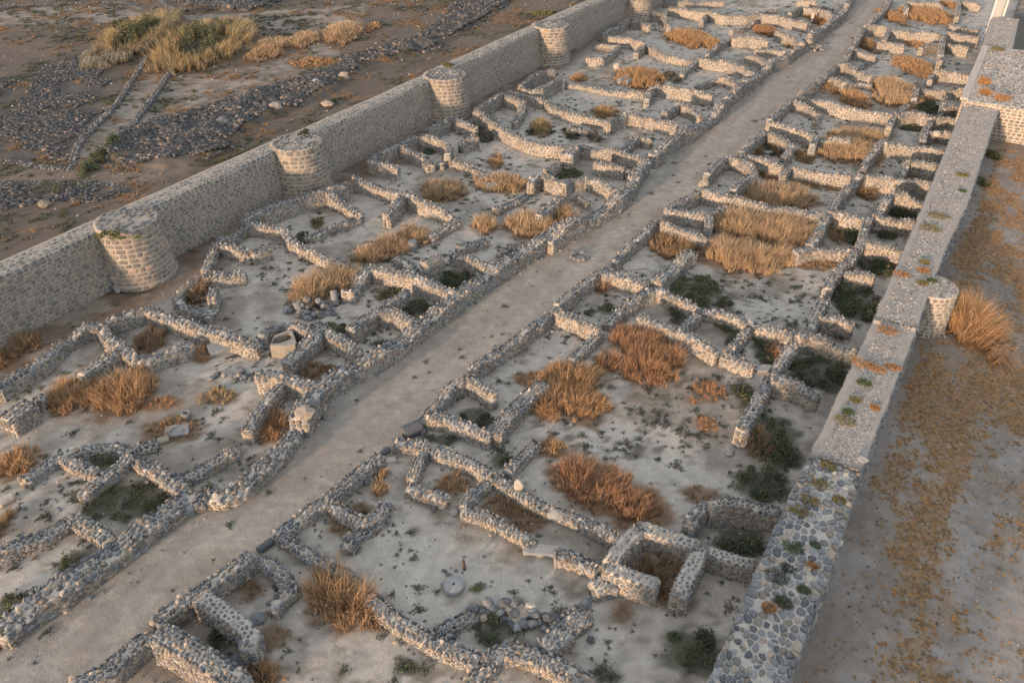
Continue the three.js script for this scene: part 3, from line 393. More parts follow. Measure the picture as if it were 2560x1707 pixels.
['long descending wall from the tall cobble wall into the great reed court',[[-3.85,-29.88],[-3.97,-29.1],[-4.05,-28.01],[-4.12,-26.96],[-4.1,-26.06],[-4.08,-24.99],[-4.08,-23.86],[-4.06,-23.03]],0.78,0.47,0.06],
['thick stub wall pointing at the rampart, above the bright green patch',[[-3.98,-26.66],[-3.49,-26.74],[-2.91,-26.75],[-2.17,-26.62]],0.94,0.43,0.06],
['divider between the two small cells below the speckled court',[[-5.88,-30.07],[-5.98,-29.22],[-6.06,-28.25],[-6.19,-27.82]],0.62,0.35,0.06],
['mortared front wall of the small reddish cell',[[-6.25,-27.57],[-5.56,-27.48],[-4.88,-27.42]],0.66,0.43,0.06],
['long lit front wall running right behind the red-brown reed clump',[[-10.35,-28.38],[-9.57,-28.24],[-8.76,-28.15],[-8.03,-28.04],[-7.24,-27.74],[-6.48,-27.44]],0.66,0.39,0.06],
['short divider behind the long lit front wall',[[-8.18,-29.97],[-8.31,-29.18],[-8.4,-28.39]],0.62,0.39,0.08],
['lit tumbledown wall running down-left to the red-brown reeds',[[-10.53,-31.12],[-10.92,-30.41],[-11.11,-29.45],[-11.31,-28.55],[-11.43,-27.38]],0.62,0.43,0.12],
['lit cobble wall at the back of the room with an upright reed tuft',[[-13.38,-30.87],[-12.89,-30.99],[-12.09,-30.97],[-11.09,-30.9]],0.66,0.39,0.08],
['thick leaning dark wall parallel to the street, left of the speckled court',[[-10.36,-35.08],[-10.62,-33.89],[-10.75,-32.6],[-10.79,-31.37]],0.66,0.64,0.1],
['street wall stretch left of the square reed room',[[-13.28,-37.38],[-13.2,-35.99],[-13.34,-34.53],[-13.34,-33.22],[-13.34,-32.31]],0.66,0.39,0.08],
['cobble cross wall at the back of the square reed room',[[-13.18,-37.39],[-12.33,-37.19],[-11.38,-36.94],[-10.19,-36.66]],0.7,0.39,0.06],
['lit front wall of the dark three-cornered street room',[[-13.22,-38.6],[-12.31,-38.92],[-11.15,-39.22]],0.78,0.39,0.06],
['end pier of the dark three-cornered street room',[[-11.02,-39.44],[-10.57,-38.07]],0.7,0.39,0.06],
['rear wall of the dark three-cornered street room',[[-10.5,-41.08],[-10.87,-40.55],[-11.15,-39.99]],0.55,0.43,0.08],
['street wall of the dark three-cornered street room',[[-12.49,-41.82],[-12.81,-40.45],[-13.04,-39.4],[-13.18,-38.69]],0.85,0.39,0.1],
['street wall of the room with an upright reed tuft',[[-13.04,-31.67],[-13.46,-30.99],[-13.61,-29.82],[-13.72,-28.48],[-13.86,-27.26]],0.66,0.39,0.08],
['lit cross wall turning right from the street, above the narrow sandy room',[[-13.82,-26.87],[-13.13,-26.73],[-12.31,-26.59],[-11.35,-26.36]],0.74,0.39,0.08],
['low cobble wall curling down to the orange reed clump',[[-11.4,-26.66],[-11.44,-25.76],[-11.48,-24.97],[-11.57,-24.25]],0.43,0.43,0.06],
['long straight street wall beside the narrow sandy room',[[-13.88,-26.64],[-13.89,-25.61],[-14.04,-24.3],[-14.25,-23.01],[-14.49,-21.88],[-14.59,-21.34]],0.62,0.39,0.08],
['street wall of the small U-shaped room with a green bush',[[-14.34,-20.75],[-14.66,-20.11],[-14.6,-19.15],[-14.62,-18.4],[-14.47,-17.92]],0.72,0.43,0.08],
['lit end wall of the small U-shaped room with a green bush',[[-14.24,-20.67],[-13.71,-20.57],[-12.81,-20.29]],0.8,0.39,0.05],
['cobble front wall of the small U-shaped room',[[-14.45,-18.18],[-13.79,-18.37],[-13.06,-18.4],[-12.3,-18.36],[-11.8,-18.38]],0.64,0.43,0.05],
['wide cobble-topped wall running up to the orange reed clump',[[-11.76,-18.48],[-11.85,-19.32],[-11.85,-20.45],[-11.82,-21.33],[-11.7,-22.21]],0.64,0.59,0.06],
['thick bright lit wall end at the doorway from the street',[[-14.79,-16.53],[-14.17,-16.79],[-13.59,-16.91]],0.5,0.47,0.06],
['bright lit wall behind the little room with an orange tuft',[[-13.25,-16.83],[-12.32,-16.93],[-11.58,-16.95],[-10.87,-16.83]],0.5,0.43,0.06],
['left wall of the little room with an orange tuft',[[-13.59,-16.85],[-13.38,-16.13],[-13.13,-15.35]],0.38,0.39,0.1],
['lit front wall of the little room with an orange tuft',[[-13.06,-14.98],[-12.48,-15.1],[-12.01,-15.16],[-11.55,-15.19]],0.35,0.43,0.06],
['short wall rising towards the great reed court, right of the little room',[[-10.35,-19.18],[-10.41,-18.18],[-10.46,-17.34]],0.4,0.39,0.06],
['right-hand divider of the little room with an orange tuft',[[-10.78,-16.87],[-10.93,-15.94],[-10.87,-15.17]],0.4,0.39,0.06],
['long cobble wall below the great reed court',[[-10.78,-16.9],[-9.98,-16.72],[-9.2,-16.58],[-8.49,-16.53],[-7.86,-16.61],[-7.22,-16.63],[-6.42,-16.57],[-5.95,-16.48]],0.4,0.43,0.05],
['lit front wall of the long brown-grass room above the millstone court',[[-10.81,-15.02],[-10.18,-15.21],[-9.42,-15.21],[-8.65,-15.14],[-8.1,-15.04]],0.42,0.39,0.06],
['crumbled mortared wall between threshold slab and square room',[[-7.31,-14.93],[-6.89,-15.1],[-6.29,-15.13],[-5.82,-15.17]],0.42,0.39,0.1],
['back wall of the square mortared room, white-topped',[[-5.45,-16.95],[-4.77,-17.05],[-4.18,-17.08],[-3.54,-17.13]],0.82,0.47,0.015,'lime'],
['left wall of the square mortared room, white-topped',[[-5.37,-16.91],[-5.54,-16.21],[-5.61,-15.56],[-5.6,-15.13]],0.82,0.47,0.015,'lime'],
['front wall of the square mortared room, white-topped',[[-5.68,-15.06],[-5.09,-15.05],[-4.54,-15.11],[-4.09,-15.18]],0.82,0.47,0.015,'lime'],
['right wall of the square mortared room with a free end',[[-3.47,-17.11],[-3.44,-16.33],[-3.43,-15.58],[-3.39,-15.09]],0.82,0.51,0.015,'lime'],
['wall joining the square mortared room to the rampart',[[-3.32,-17.19],[-2.8,-17.23],[-2.26,-17.3],[-1.81,-17.45]],0.75,0.39,0.015,'lime'],
['tall back wall of the dark green room by the rampart',[[-3.79,-18.85],[-3.22,-19.26],[-2.5,-19.6],[-1.76,-19.84]],1.01,0.39,0.05],
['left wall of the dark green room by the rampart',[[-3.92,-19.03],[-4.11,-18.49],[-4.13,-17.87]],0.72,0.43,0.05],
['low cobble spur left of the square mortared room',[[-5.77,-14.38],[-5.55,-14.72],[-5.23,-14.94]],0.41,0.51,0.015,'lime'],
['cobble wall climbing to the blue-grey slabs, bottom centre',[[-5.57,-13.59],[-5.78,-13.07],[-5.89,-12.52],[-6.01,-11.92]],0.4,0.64,0.08],
['bowed cobble wall at the bottom edge, right of centre',[[-7.21,-10.73],[-7.05,-11.13],[-6.68,-11.48],[-6.11,-11.56],[-5.6,-11.56],[-5.06,-11.56],[-4.47,-11.55]],0.45,0.51,0.06],
['cobble wall from the street doorway to the tall lit reeds',[[-15.22,-11.18],[-14.59,-11.2],[-13.72,-11.06],[-12.96,-11.03],[-12.27,-11.05],[-11.92,-10.96],[-11.47,-10.83]],0.4,0.39,0.06],
['wall below the millstone court running to the bottom edge',[[-11.35,-10.81],[-10.66,-10.65],[-10,-10.55],[-9.35,-10.52],[-8.71,-10.49],[-8.04,-10.57],[-7.39,-10.65]],0.42,0.43,0.06],
['tumbled wall rising left of the bushy rubble room, bottom centre',[[-8.83,-10.79],[-8.7,-11.35],[-8.51,-11.72],[-8.34,-11.93]],0.3,0.47,0.12],
['broken wall end at the bottom edge, centre',[[-7.07,-10.88],[-7.15,-10.36],[-7.26,-9.95]],0.4,0.47,0.1],
['street wall stretch along the left side of the two weedy cells',[[-14.71,-15.71],[-14.81,-15.02],[-14.84,-14.47],[-14.86,-13.75],[-14.89,-13.06],[-15.08,-12.58],[-15.21,-11.86],[-15.31,-11.16]],0.42,0.47,0.08],
['curved cobble wall around the cell with small weeds',[[-14.63,-13.03],[-13.87,-12.93],[-13.26,-13.01],[-13.05,-13.49],[-13.19,-14.06]],0.35,0.43,0.05],
['row of large squared blocks bordering the millstone court',[[-12.91,-13.58],[-13.09,-12.88],[-13.23,-12.42],[-13.07,-11.88]],0.23,0.47,0.1],
['street wall of the two near rooms, bottom left',[[-15.2,-10.1],[-15.31,-9.46],[-15.41,-8.84],[-15.51,-8.26],[-15.67,-7.8],[-15.73,-7.28],[-15.67,-6.87]],0.6,0.47,0.05],
['bent cobble wall of the near room with brown grass',[[-15.2,-10.13],[-14.64,-10.17],[-14.01,-10.06],[-13.42,-9.87],[-13.46,-9.4],[-13.41,-8.99]],0.45,0.43,0.05],
['white-mortared wall between the two near rooms',[[-15.21,-8.04],[-14.63,-8.08],[-14.01,-8.03],[-13.31,-7.97],[-12.94,-7.87],[-12.76,-7.51]],0.9,0.47,0.015,'lime'],
['thick cobble wall of the deep dark pit, bottom left',[[-15.11,-6.58],[-14.77,-6.6],[-14.17,-6.63],[-13.51,-6.65],[-12.83,-6.64],[-11.92,-6.64]],1.2,0.59,0.05],
['nearest street wall stretch at the bottom edge',[[-15.52,-6.61],[-15.64,-6.13],[-15.69,-5.59],[-15.66,-5.24],[-15.85,-4.83],[-16.03,-4.43]],0.65,0.51,0.06],
];
const FIELD = [
['left kerb wall of the old field path, dark stones, outside the tower wall',[[-56.02,-39.78],[-52.93,-36.23],[-49.3,-32.16],[-47.69,-30.01],[-45.99,-27.56],[-44.64,-25.77],[-42.89,-24.14],[-41.91,-23.42]],0.28,0.36],
['right kerb wall of the old field path, outside the tower wall',[[-51.34,-38.03],[-49.14,-35.24],[-47.47,-33.24],[-45.78,-30.82],[-44.87,-29.76],[-43.83,-27.96],[-42.84,-26.56],[-41.07,-25.09]],0.28,0.36],
['lit kerb of small stones above the dirt track, left edge',[[-46.25,-21.76],[-45.13,-22.3],[-43.93,-22.52],[-42.74,-22.73],[-41.74,-23.28]],0.25,0.4],
['dark kerb of small stones below the dirt track, left edge',[[-43.42,-20.02],[-41.32,-21.5],[-39.17,-22.68],[-37.82,-23.15],[-36.6,-23.14]],0.2,0.4],
['far kerb line at the top left corner',[[-81.43,-43.39],[-78.59,-46.58],[-75.71,-49.39],[-72.94,-50.66],[-69.02,-49.78]],0.28,0.36],
['short kerb line above the reed ring, top left',[[-71.05,-53.43],[-67.43,-51.56],[-64.07,-49.82]],0.28,0.36],
];
const REEDS = [
['huge ring of straw reeds around the left green thicket beyond the tower wall',[[-60.83,-42.79,1.92,7.63]],1.4,4,1.5,0.3],
['long bank of straw reeds around the right green thicket beyond the tower wall',[[-54.65,-44.15,3.27,6.91]],1.3,4,1.5,0.3],
['thin strip of straw reeds trailing right from the big thicket',[[-49.67,-46.14,1.53,3.28],[-49.02,-48.37,0.83,1.45]],0.8,0,0.7,0],
['straw reed tussock at the right of the trailing strip, outside the tower wall',[[-49.08,-49.67,1.09,2.39]],0.8,0,0.8,0],
['largest lone straw tussock on the sandy field outside the tower wall',[[-47.65,-52.67,1.52,3.3]],1.0,0,0.9,0],
['small orange tussock right of the lone straw tussock outside the tower wall',[[-46.92,-55.64,0.61,1.44]],0.6,1,0.8,0],
['flat band of rust-coloured grass before the trailing reeds outside the tower wall',[[-44.13,-45.36,1.9,1.26]],0.4,1,0.8,0],
['tan reed tussock under the straight edge of the U-shaped room',[[-25.95,-35.63,1.39,1.42]],0.9,0,1,0],
['tan upright reeds beside two grey stone blocks',[[-23.39,-38.36,1.8,1.28]],0.9,0,1,0],
['small tan reed tussock by low stones at the left of the long reed row',[[-21.39,-33.21,0.65,0.96]],0.9,0,0.9,0],
['large tan reed row against the street wall, left of the bend',[[-19.26,-34.47,1.35,1.38],[-18.35,-36.26,0.88,0.84]],1.1,0,1,0],
['long tan reed clump with a grey column piece beside it',[[-24.59,-27.22,0.93,0.82],[-24.33,-28.51,1.02,1.05],[-23.88,-29.96,0.92,1.1]],1.0,0,1,0],
['big tan reed clump with a toppled column drum at its foot',[[-24.67,-23.08,0.94,1.41],[-24.18,-24.44,0.99,1.22]],1.2,0,1,0],
['low brown grass in the curved room below the trough',[[-20.37,-18.58,0.72,0.61]],0.5,3,0.9,0],
['orange reeds filling the narrow walled slot by the street',[[-19.51,-15.09,0.65,0.82]],0.9,2,0.9,0],
['yellow-green grass tuft in the pale yard left of the long curved wall\'s end',[[-25.99,-47.7,0.68,1.56]],0.8,4,1,0],
['two small rust tufts on the pale yard',[[-25.66,-41.19,0.48,1.39]],0.4,1,0.8,0],
['orange reed row in the upper left yard below the long boundary wall',[[-25.45,-75.13,1.97,2.9],[-23.38,-74.52,1.02,1.5]],0.9,1,1,0],
['orange reeds behind the toppled column drums',[[-24.56,-61.64,1.84,2.65]],0.9,1,1,0],
['small orange tuft beside the lane near the oval basin room',[[-28.92,-59.31,0.71,0.93]],0.5,1,0.9,0],
['brown-orange tuft in the yard behind the bowed wall',[[-23.56,-52.95,0.95,1.13]],0.6,1,0.9,0],
['dark orange reeds in the far hollow left of the street',[[-20.1,-81.44,0.99,1.97]],0.7,2,1,0],
['little brown tuft inside the upper street-side cell',[[-16.66,-77.58,0.58,1.47]],0.5,3,0.9,0],
['brown reeds in the far room with a pale post',[[-16.77,-88.27,0.87,2.23]],0.7,2,0.9,0],
['round orange tussock at the top beside the street wall',[[-10.56,-93.78,1,3.25]],0.7,1,1,0],
['wide bright orange tussock in the top right yard',[[-7.81,-96.42,2.21,3.65]],0.8,1,1,0],
['small orange tuft between walls at the top edge',[[-6.22,-102.26,0.68,1.76]],0.7,1,0.9,0],
['upright brown reeds in the corner room by the upper street',[[-10.64,-81.29,0.75,2.35]],0.8,3,1,0],
['rust low grass between the two broken front walls',[[-7.02,-84.06,0.84,1.39]],0.5,1,0.9,0],
['round orange tussock with a low brown skirt, upper right yard',[[-5.97,-76.53,1.48,3.08]],0.6,1,1,0],
['brown grass in the corner left of the long reed yard',[[-10.68,-67.29,0.78,1.82]],0.6,3,0.9,0],
['orange tussock leaning left, left of the tall pair in the reed yard',[[-8.65,-65.19,1.01,2.51]],0.8,1,1,0],
['tall straw reeds in the middle of the upper right reed yard',[[-6.61,-69.36,1.54,1.96],[-5.74,-66.46,1.55,1.78]],1.1,0,1,0],
['thin brown reeds by the wall end at the right of the reed yard',[[-4.28,-69.06,0.37,1.46]],0.8,3,0.8,0],
['brown tuft on the cross wall\'s foot below the reed yard',[[-9.76,-62.1,0.53,1.23]],0.6,1,0.9,0],
['sloping straw reed bank along the cross wall, upper right',[[-6.82,-57.23,1.89,0.87],[-6.79,-54.2,2.09,2.26]],1.0,0,1,0],
['low brown tuft left below the sloping reed bank',[[-8.95,-51.85,0.56,1.03]],0.5,3,0.9,0],
['brown reeds in the green-floored street room',[[-10.58,-52.02,0.46,1.31]],0.7,3,0.9,0],
['small brown tuft in the street corner of the green-floored room',[[-11.84,-51.35,0.42,0.72]],0.6,3,0.9,0],
['brown reed patch right of the horseshoe room',[[-10.1,-48.25,0.83,1.29]],0.6,3,1,0],
['low brown grass floor under the pale-capped wall',[[-7.19,-48.47,1.58,1.22]],0.35,3,0.7,0],
['round domed bed of tan reeds, centre right',[[-8.77,-44.84,2.23,1.68]],1.0,0,1.1,0],
['brown reeds in the cell between cobble walls, right',[[-4.69,-48.37,0.61,1.13]],0.8,3,1,0],
['biggest bed of swept tan reeds, right of the street',[[-9.39,-40.1,1.53,1.73],[-7.47,-40.5,1.96,2.01]],1.2,0,1.1,0],
['long row of tall swept straw reeds below the biggest reed bed',[[-9,-36.6,1.04,1.55],[-7.63,-37.04,1.11,1.54],[-6.57,-37.68,0.8,0.78]],1.1,0,1.1,0],
['low brown grass along the cobbled front wall',[[-4.87,-38.21,1.12,0.66]],0.35,3,0.7,0],
['reddish grass on the floor of the brown reed cell',[[-4.82,-42.02,0.51,1.35]],0.4,3,0.8,0],
['giant stand of long straw stalks right of the rampart bastion',[[2.31,-35.77,0.96,2.44]],1.9,1,1.1,0],
['brown-orange reeds in the square street room',[[-11.52,-36.22,1.39,1.47]],0.8,3,1,0],
['upright ochre tuft in the corner of the weedy square room',[[-13.19,-30.71,0.42,0.59]],0.9,1,1,0],
['round red-brown reed clump in the middle court',[[-9.69,-27.07,1.38,1.32],[-8.93,-25.95,1.2,1.51],[-8,-26.85,0.5,0.82],[-10.23,-25.15,0.56,0.54]],0.9,2,1.1,0],
['orange reed clump at the end of the wide cobble wall',[[-10.99,-23.37,1.21,1.1],[-11.17,-21.63,0.67,1.07],[-10.03,-22.14,1.1,1.01]],0.9,1,1.1,0],
['thin ochre grass strip left of the orange reed clump',[[-12.39,-22.58,0.71,0.54]],0.5,1,0.8,0],
['low rust tuft at the right of the sandy court under the stub wall',[[-6.08,-25.64,0.63,0.67]],0.4,2,0.8,0],
['little rust tuft on the sandy court floor',[[-5.44,-23.75,0.39,0.28]],0.3,2,0.8,0],
['tiny rust tuft left of the sandy court\'s rust tufts',[[-6.49,-24.68,0.25,0.24]],0.3,2,0.8,0],
['reddish weeds on the floor of the small cell beside the rampart',[[-4.52,-29.33,0.37,0.76]],0.5,2,0.8,0],
['dry bush inside the apse-walled room',[[-28.05,-16.47,0.62,0.9]],0.8,3,0.8,0],
['large orange reed clump, left yard',[[-25.86,-13.5,1.14,1.39]],1.1,1,1.1,0],
['smaller orange reed clump left of the large one',[[-27.59,-12.37,0.95,1.13]],0.9,1,1.0,0],
['thin brown reeds in the U-shaped slot near the lane',[[-29.29,-20.19,0.58,0.97]],1.0,3,0.9,0],
['brown reed tuft at the foot of the tower wall, far left',[[-32.41,-13.54,0.65,0.86]],0.8,3,0.9,0],
['brown reed clump cut by the left edge below the tower wall',[[-32.16,-12.39,0.33,0.67]],0.8,3,0.9,0],
['rust grass trailing right from the large orange clump',[[-24.18,-13.87,0.71,0.42]],0.35,2,0.8,0],
['round ochre tuft in the middle of the left yard',[[-22.64,-15.33,0.66,0.53]],0.45,4,0.9,0],
['brown weeds around the grey slab and stone ring',[[-22.63,-13.15,0.98,0.76]],0.4,3,0.8,0],
['dry grass beside the broken pale slab',[[-25.31,-17.11,0.44,0.63]],0.5,1,0.8,0],
['dry grass right of the broken pale slab',[[-24.4,-18.09,0.41,0.25]],0.4,1,0.7,0],
['orange grass clump at the left edge above the curved enclosure',[[-25.85,-8.95,0.79,0.89]],0.7,1,1.0,0],
['brown grass at the left edge beside the foreground yard',[[-23.44,-6.9,0.29,0.78]],0.6,3,0.9,0],
['brown grass in the near room behind the street',[[-14.76,-9.36,0.4,0.38]],0.4,3,0.8,0],
['low brown weeds at the doorway of the near rooms',[[-12.94,-8.48,0.48,0.41]],0.3,3,0.6,0],
['orange reed clump at the bottom edge',[[-12.28,-7.43,0.53,0.44]],0.7,1,1.0,0],
['upper of two orange tufts along the street wall cell',[[-14.42,-15.26,0.33,0.26]],0.6,1,0.9,0],
['lower of two orange tufts along the street wall cell',[[-13.95,-14.55,0.27,0.43]],0.6,1,0.9,0],
['bright tall lit reeds leaning over the millstone court\'s wall',[[-12.51,-10.37,0.59,0.92],[-11.55,-10.36,0.71,0.74]],1.35,1,1.3,0],
['little glowing orange tuft in the small walled room',[[-11.94,-16.05,0.55,0.49]],0.5,1,0.9,0],
['brown grass strip in the long room above the millstone court',[[-9.92,-16.14,0.56,0.53],[-8.96,-16.11,0.65,0.56]],0.45,3,0.8,0],
['brown weeds in the lower street wall cell',[[-14.07,-12.82,0.44,0.59]],0.35,3,0.7,0],
['dry weeds behind the curved cobble cell wall',[[-13.94,-13.55,0.47,0.31]],0.35,3,0.7,0],
['low orange grass trailing at the foot of the wall below the lit reeds',[[-10.65,-10.4,0.49,0.26]],0.25,1,0.7,0],
['orange tuft at the wall end beside the great court',[[-9.91,-19.43,0.54,0.6]],0.5,1,0.9,0],
['long band of orange reeds sloping across the great court\'s lower left',[[-8.49,-18.59,0.8,1.11],[-7.31,-18.43,1.04,1.12],[-5.94,-18.28,1.11,0.89]],0.75,2,1.2,0],
['dark brown reeds inside the square mortared room',[[-4.46,-16.1,0.8,0.65]],0.9,3,1.0,0],
['brown grass spilling from the square mortared room\'s doorway',[[-3.81,-15.5,0.28,0.38]],0.5,3,0.8,0],
['thin slanting reeds beside the descending wall\'s end',[[-3.58,-23.56,0.48,0.91]],0.9,3,0.7,0],
['rust weeds near the right side of the great court',[[-5.42,-23.51,0.42,0.56]],0.25,2,0.7,0],
['brown weed patch below the square mortared room',[[-4.7,-14.34,0.33,0.4]],0.2,3,0.6,0],
['low brown weeds above the dark green room',[[-4.39,-20.06,0.64,0.41]],0.25,3,0.6,0],
];
const SHRUBS = [
['bright green thicket inside the left reed ring',[-60.84,-42.76,1.38,4.4],2.2,1,0],
['wide green thicket inside the right reed bank',[-55.48,-44.67,2.95,5.04],2.1,1,0],
['green bush at the mouth of the field path',[-41.64,-24.98,0.46,2.58],0.6,0,0],
['dark flat bush by the reed ring\'s left top',[-66.01,-45.48,0.93,1.56],0.5,0,0],
['yellow-green bushes on top of the nearest round tower',[-32,-19,1.01,0.38],0.35,2,2.95],
['dry yellowish bush on top of the fourth tower',[-35.57,-65.67,1.02,0.71],0.3,2,2.95],
['small green bush on the far grass top of the second tower',[-33.88,-32.97,0.33,0.39],0.3,0,2.95],
['low yellow bush on top of the third tower',[-34.23,-48.35,0.55,0.52],0.2,2,2.95],
['bushy dark green plant in the near left room',[-20,-7.3,0.49,0.61],0.5,0,0],
['dark bush cut by the left edge in the foreground room',[-20.41,-5.25,0.37,0.5],0.5,0,0],
['dark green bush in the shadow of the pit room, bottom left',[-14.13,-7.51,0.48,0.34],0.4,0,0],
['dark green weeds in the small left enclosure',[-23.23,-10.7,0.49,0.4],0.3,0,0],
['brown-green weeds under the inner wall of the left enclosure',[-21.03,-9.81,1.38,0.9],0.15,1,0],
['dark green mass filling the deep pit by the street wall',[-19.5,-27.57,0.81,0.88],0.6,0,0],
['bushy plant filling the shadowed room beside the street',[-19.39,-24.59,0.73,0.63],0.6,0,0],
['olive bush in the room corner above the crooked inner wall',[-21.7,-25,0.6,0.66],0.3,1,0],
['dark dry weeds behind the trough ring',[-21.84,-21.36,0.67,0.41],0.35,1,0],
['little green plant in the room with fallen slabs',[-19.53,-21.48,0.24,0.23],0.3,0,0],
['green bush inside the small U-shaped room',[-13.2,-19.35,0.57,0.6],0.3,0,0],
['yellow-green bush in the yard behind the long winding wall',[-29.43,-28.72,0.35,0.51],0.5,2,0],
['green clump left of the tumbled end in the winding wall yard',[-28.85,-27,0.46,0.91],0.3,0,0],
['green weed at the street wall foot, middle of the street',[-17.07,-33.25,0.21,0.4],0.4,0,0],
['dark green bush in the lower sandy cell corner',[-8.97,-30.2,0.5,0.87],0.4,0,0],
['brown-green low mound on the speckled court',[-9.09,-32.55,1.1,1.48],0.25,1,0],
['green weeds lining the right side of the small sandy cell',[-6.56,-30,0.62,0.97],0.3,1,0],
['dark green weeds in the small reddish cell',[-4.96,-29.28,0.43,1.38],0.3,0,0],
['green bush by the standing reed tuft in the weedy square room',[-12.1,-28.99,0.4,0.39],0.2,0,0],
['dark green patch near the doorway of the weedy square room',[-12.65,-28.37,0.26,0.3],0.2,0,0],
['dark green flat bush on the speckled court\'s left edge',[-7.64,-32.19,0.37,0.59],0.25,0,0],
['deep green hedge filling the pit beside the rampart',[-2.2,-46.47,0.96,0.76],0.7,0,0],
['broad green thicket in the long strip beside the rampart',[-2.28,-35.37,1.2,1.53],0.5,0,0],
['dark green weeds along the top of the long strip',[-2.3,-39.54,0.91,1.05],0.3,0,0],
['green bush under the free-standing dark stub wall',[-2.6,-32.31,0.28,0.28],0.3,0,0],
['dark green thicket in the cell above the thick stub wall',[-2.62,-29.04,1.09,1.19],0.45,0,0],
['green weeds in the brown reed cell\'s right half',[-4.05,-42.33,0.55,1.42],0.3,0,0],
['green weeds in the rampart cell right of the brown reed cell',[-2.66,-43.42,0.6,0.82],0.2,0,0],
['dark green bed reaching the rampart below the descending wall',[-3,-23.92,0.96,1.29],0.5,0,0],
['dark green lower bed against the rampart above the dark room',[-2.72,-21.55,0.96,0.86],0.4,0,0],
['dark green growth on the floor of the dark green room',[-2.62,-18.64,0.89,0.75],0.4,0,0],
['dark weeds at the bottom beside the rampart',[-2.5,-14.08,0.83,0.76],0.3,0,0],
['dark weed patch at the bottom edge, right of centre',[-4.26,-12.29,0.36,0.25],0.2,0,0],
['green weeds beside the blue-grey slabs',[-6.21,-13.31,0.3,0.33],0.3,0,0],
['dark bush in the rubble room, bottom centre',[-7.56,-11.93,0.63,0.53],0.4,0,0],
['small bright green weed beside the millstone',[-8.88,-12.92,0.18,0.14],0.2,2,0],
['dark weeds along the bottom edge below the millstone court',[-8.99,-9.73,0.46,0.32],0.2,0,0],
['dark green weeds before the doorway wall end',[-13.61,-17.74,0.55,0.25],0.25,0,0],
['dark green weeds at the foot of the short rising wall',[-11.08,-17.92,0.47,0.31],0.3,0,0],
['green tufts along the wall foot in the great court\'s top right',[-4.5,-25.76,0.49,1.19],0.25,0,0],
['dark green weeds in the upper left yard with yellow tuft',[-23.68,-48.12,0.76,1.07],0.25,0,0],
['green mound under the yellow-green grass tuft',[-25.76,-47.06,0.9,0.72],0.25,0,0],
['dark green-brown weeds in the pocket behind the crooked wall',[-20.88,-41.68,0.91,0.77],0.35,1,0],
['dry grey bush in the yard near the square lane room',[-28.6,-44.6,0.62,1.47],0.6,3,0],
['dry grey bush right of the toppled drums',[-22.3,-63.24,0.84,1.21],0.5,3,0],
['dry grey bush before the bowed wall yard',[-21.97,-47.95,0.54,0.84],0.5,3,0],
['green plant growing on the right outer foot of the rampart',[1.46,-58.33,0.36,0.95],0.5,2,0],
['small green plant at the rampart\'s outer foot, below the other',[1.23,-53.23,0.26,0.72],0.4,2,0],
['green weeds in the arched room near the U-shaped room',[-30.26,-40.44,0.42,0.56],0.25,0,0],
['green weeds on the floor of the small green floor cell',[-3.76,-61.1,0.78,0.76],0.2,0,0],
['dark green weeds in the green-floored street room',[-11.3,-52.08,0.47,1.18],0.25,0,0],
['green weeds right of the reed yard\'s thin reeds',[-3.71,-66.53,0.94,1.84],0.3,0,0],
['green weeds on the slope at the lit street jog',[-19.13,-11.6,0.18,0.09],0.25,2,0],
];
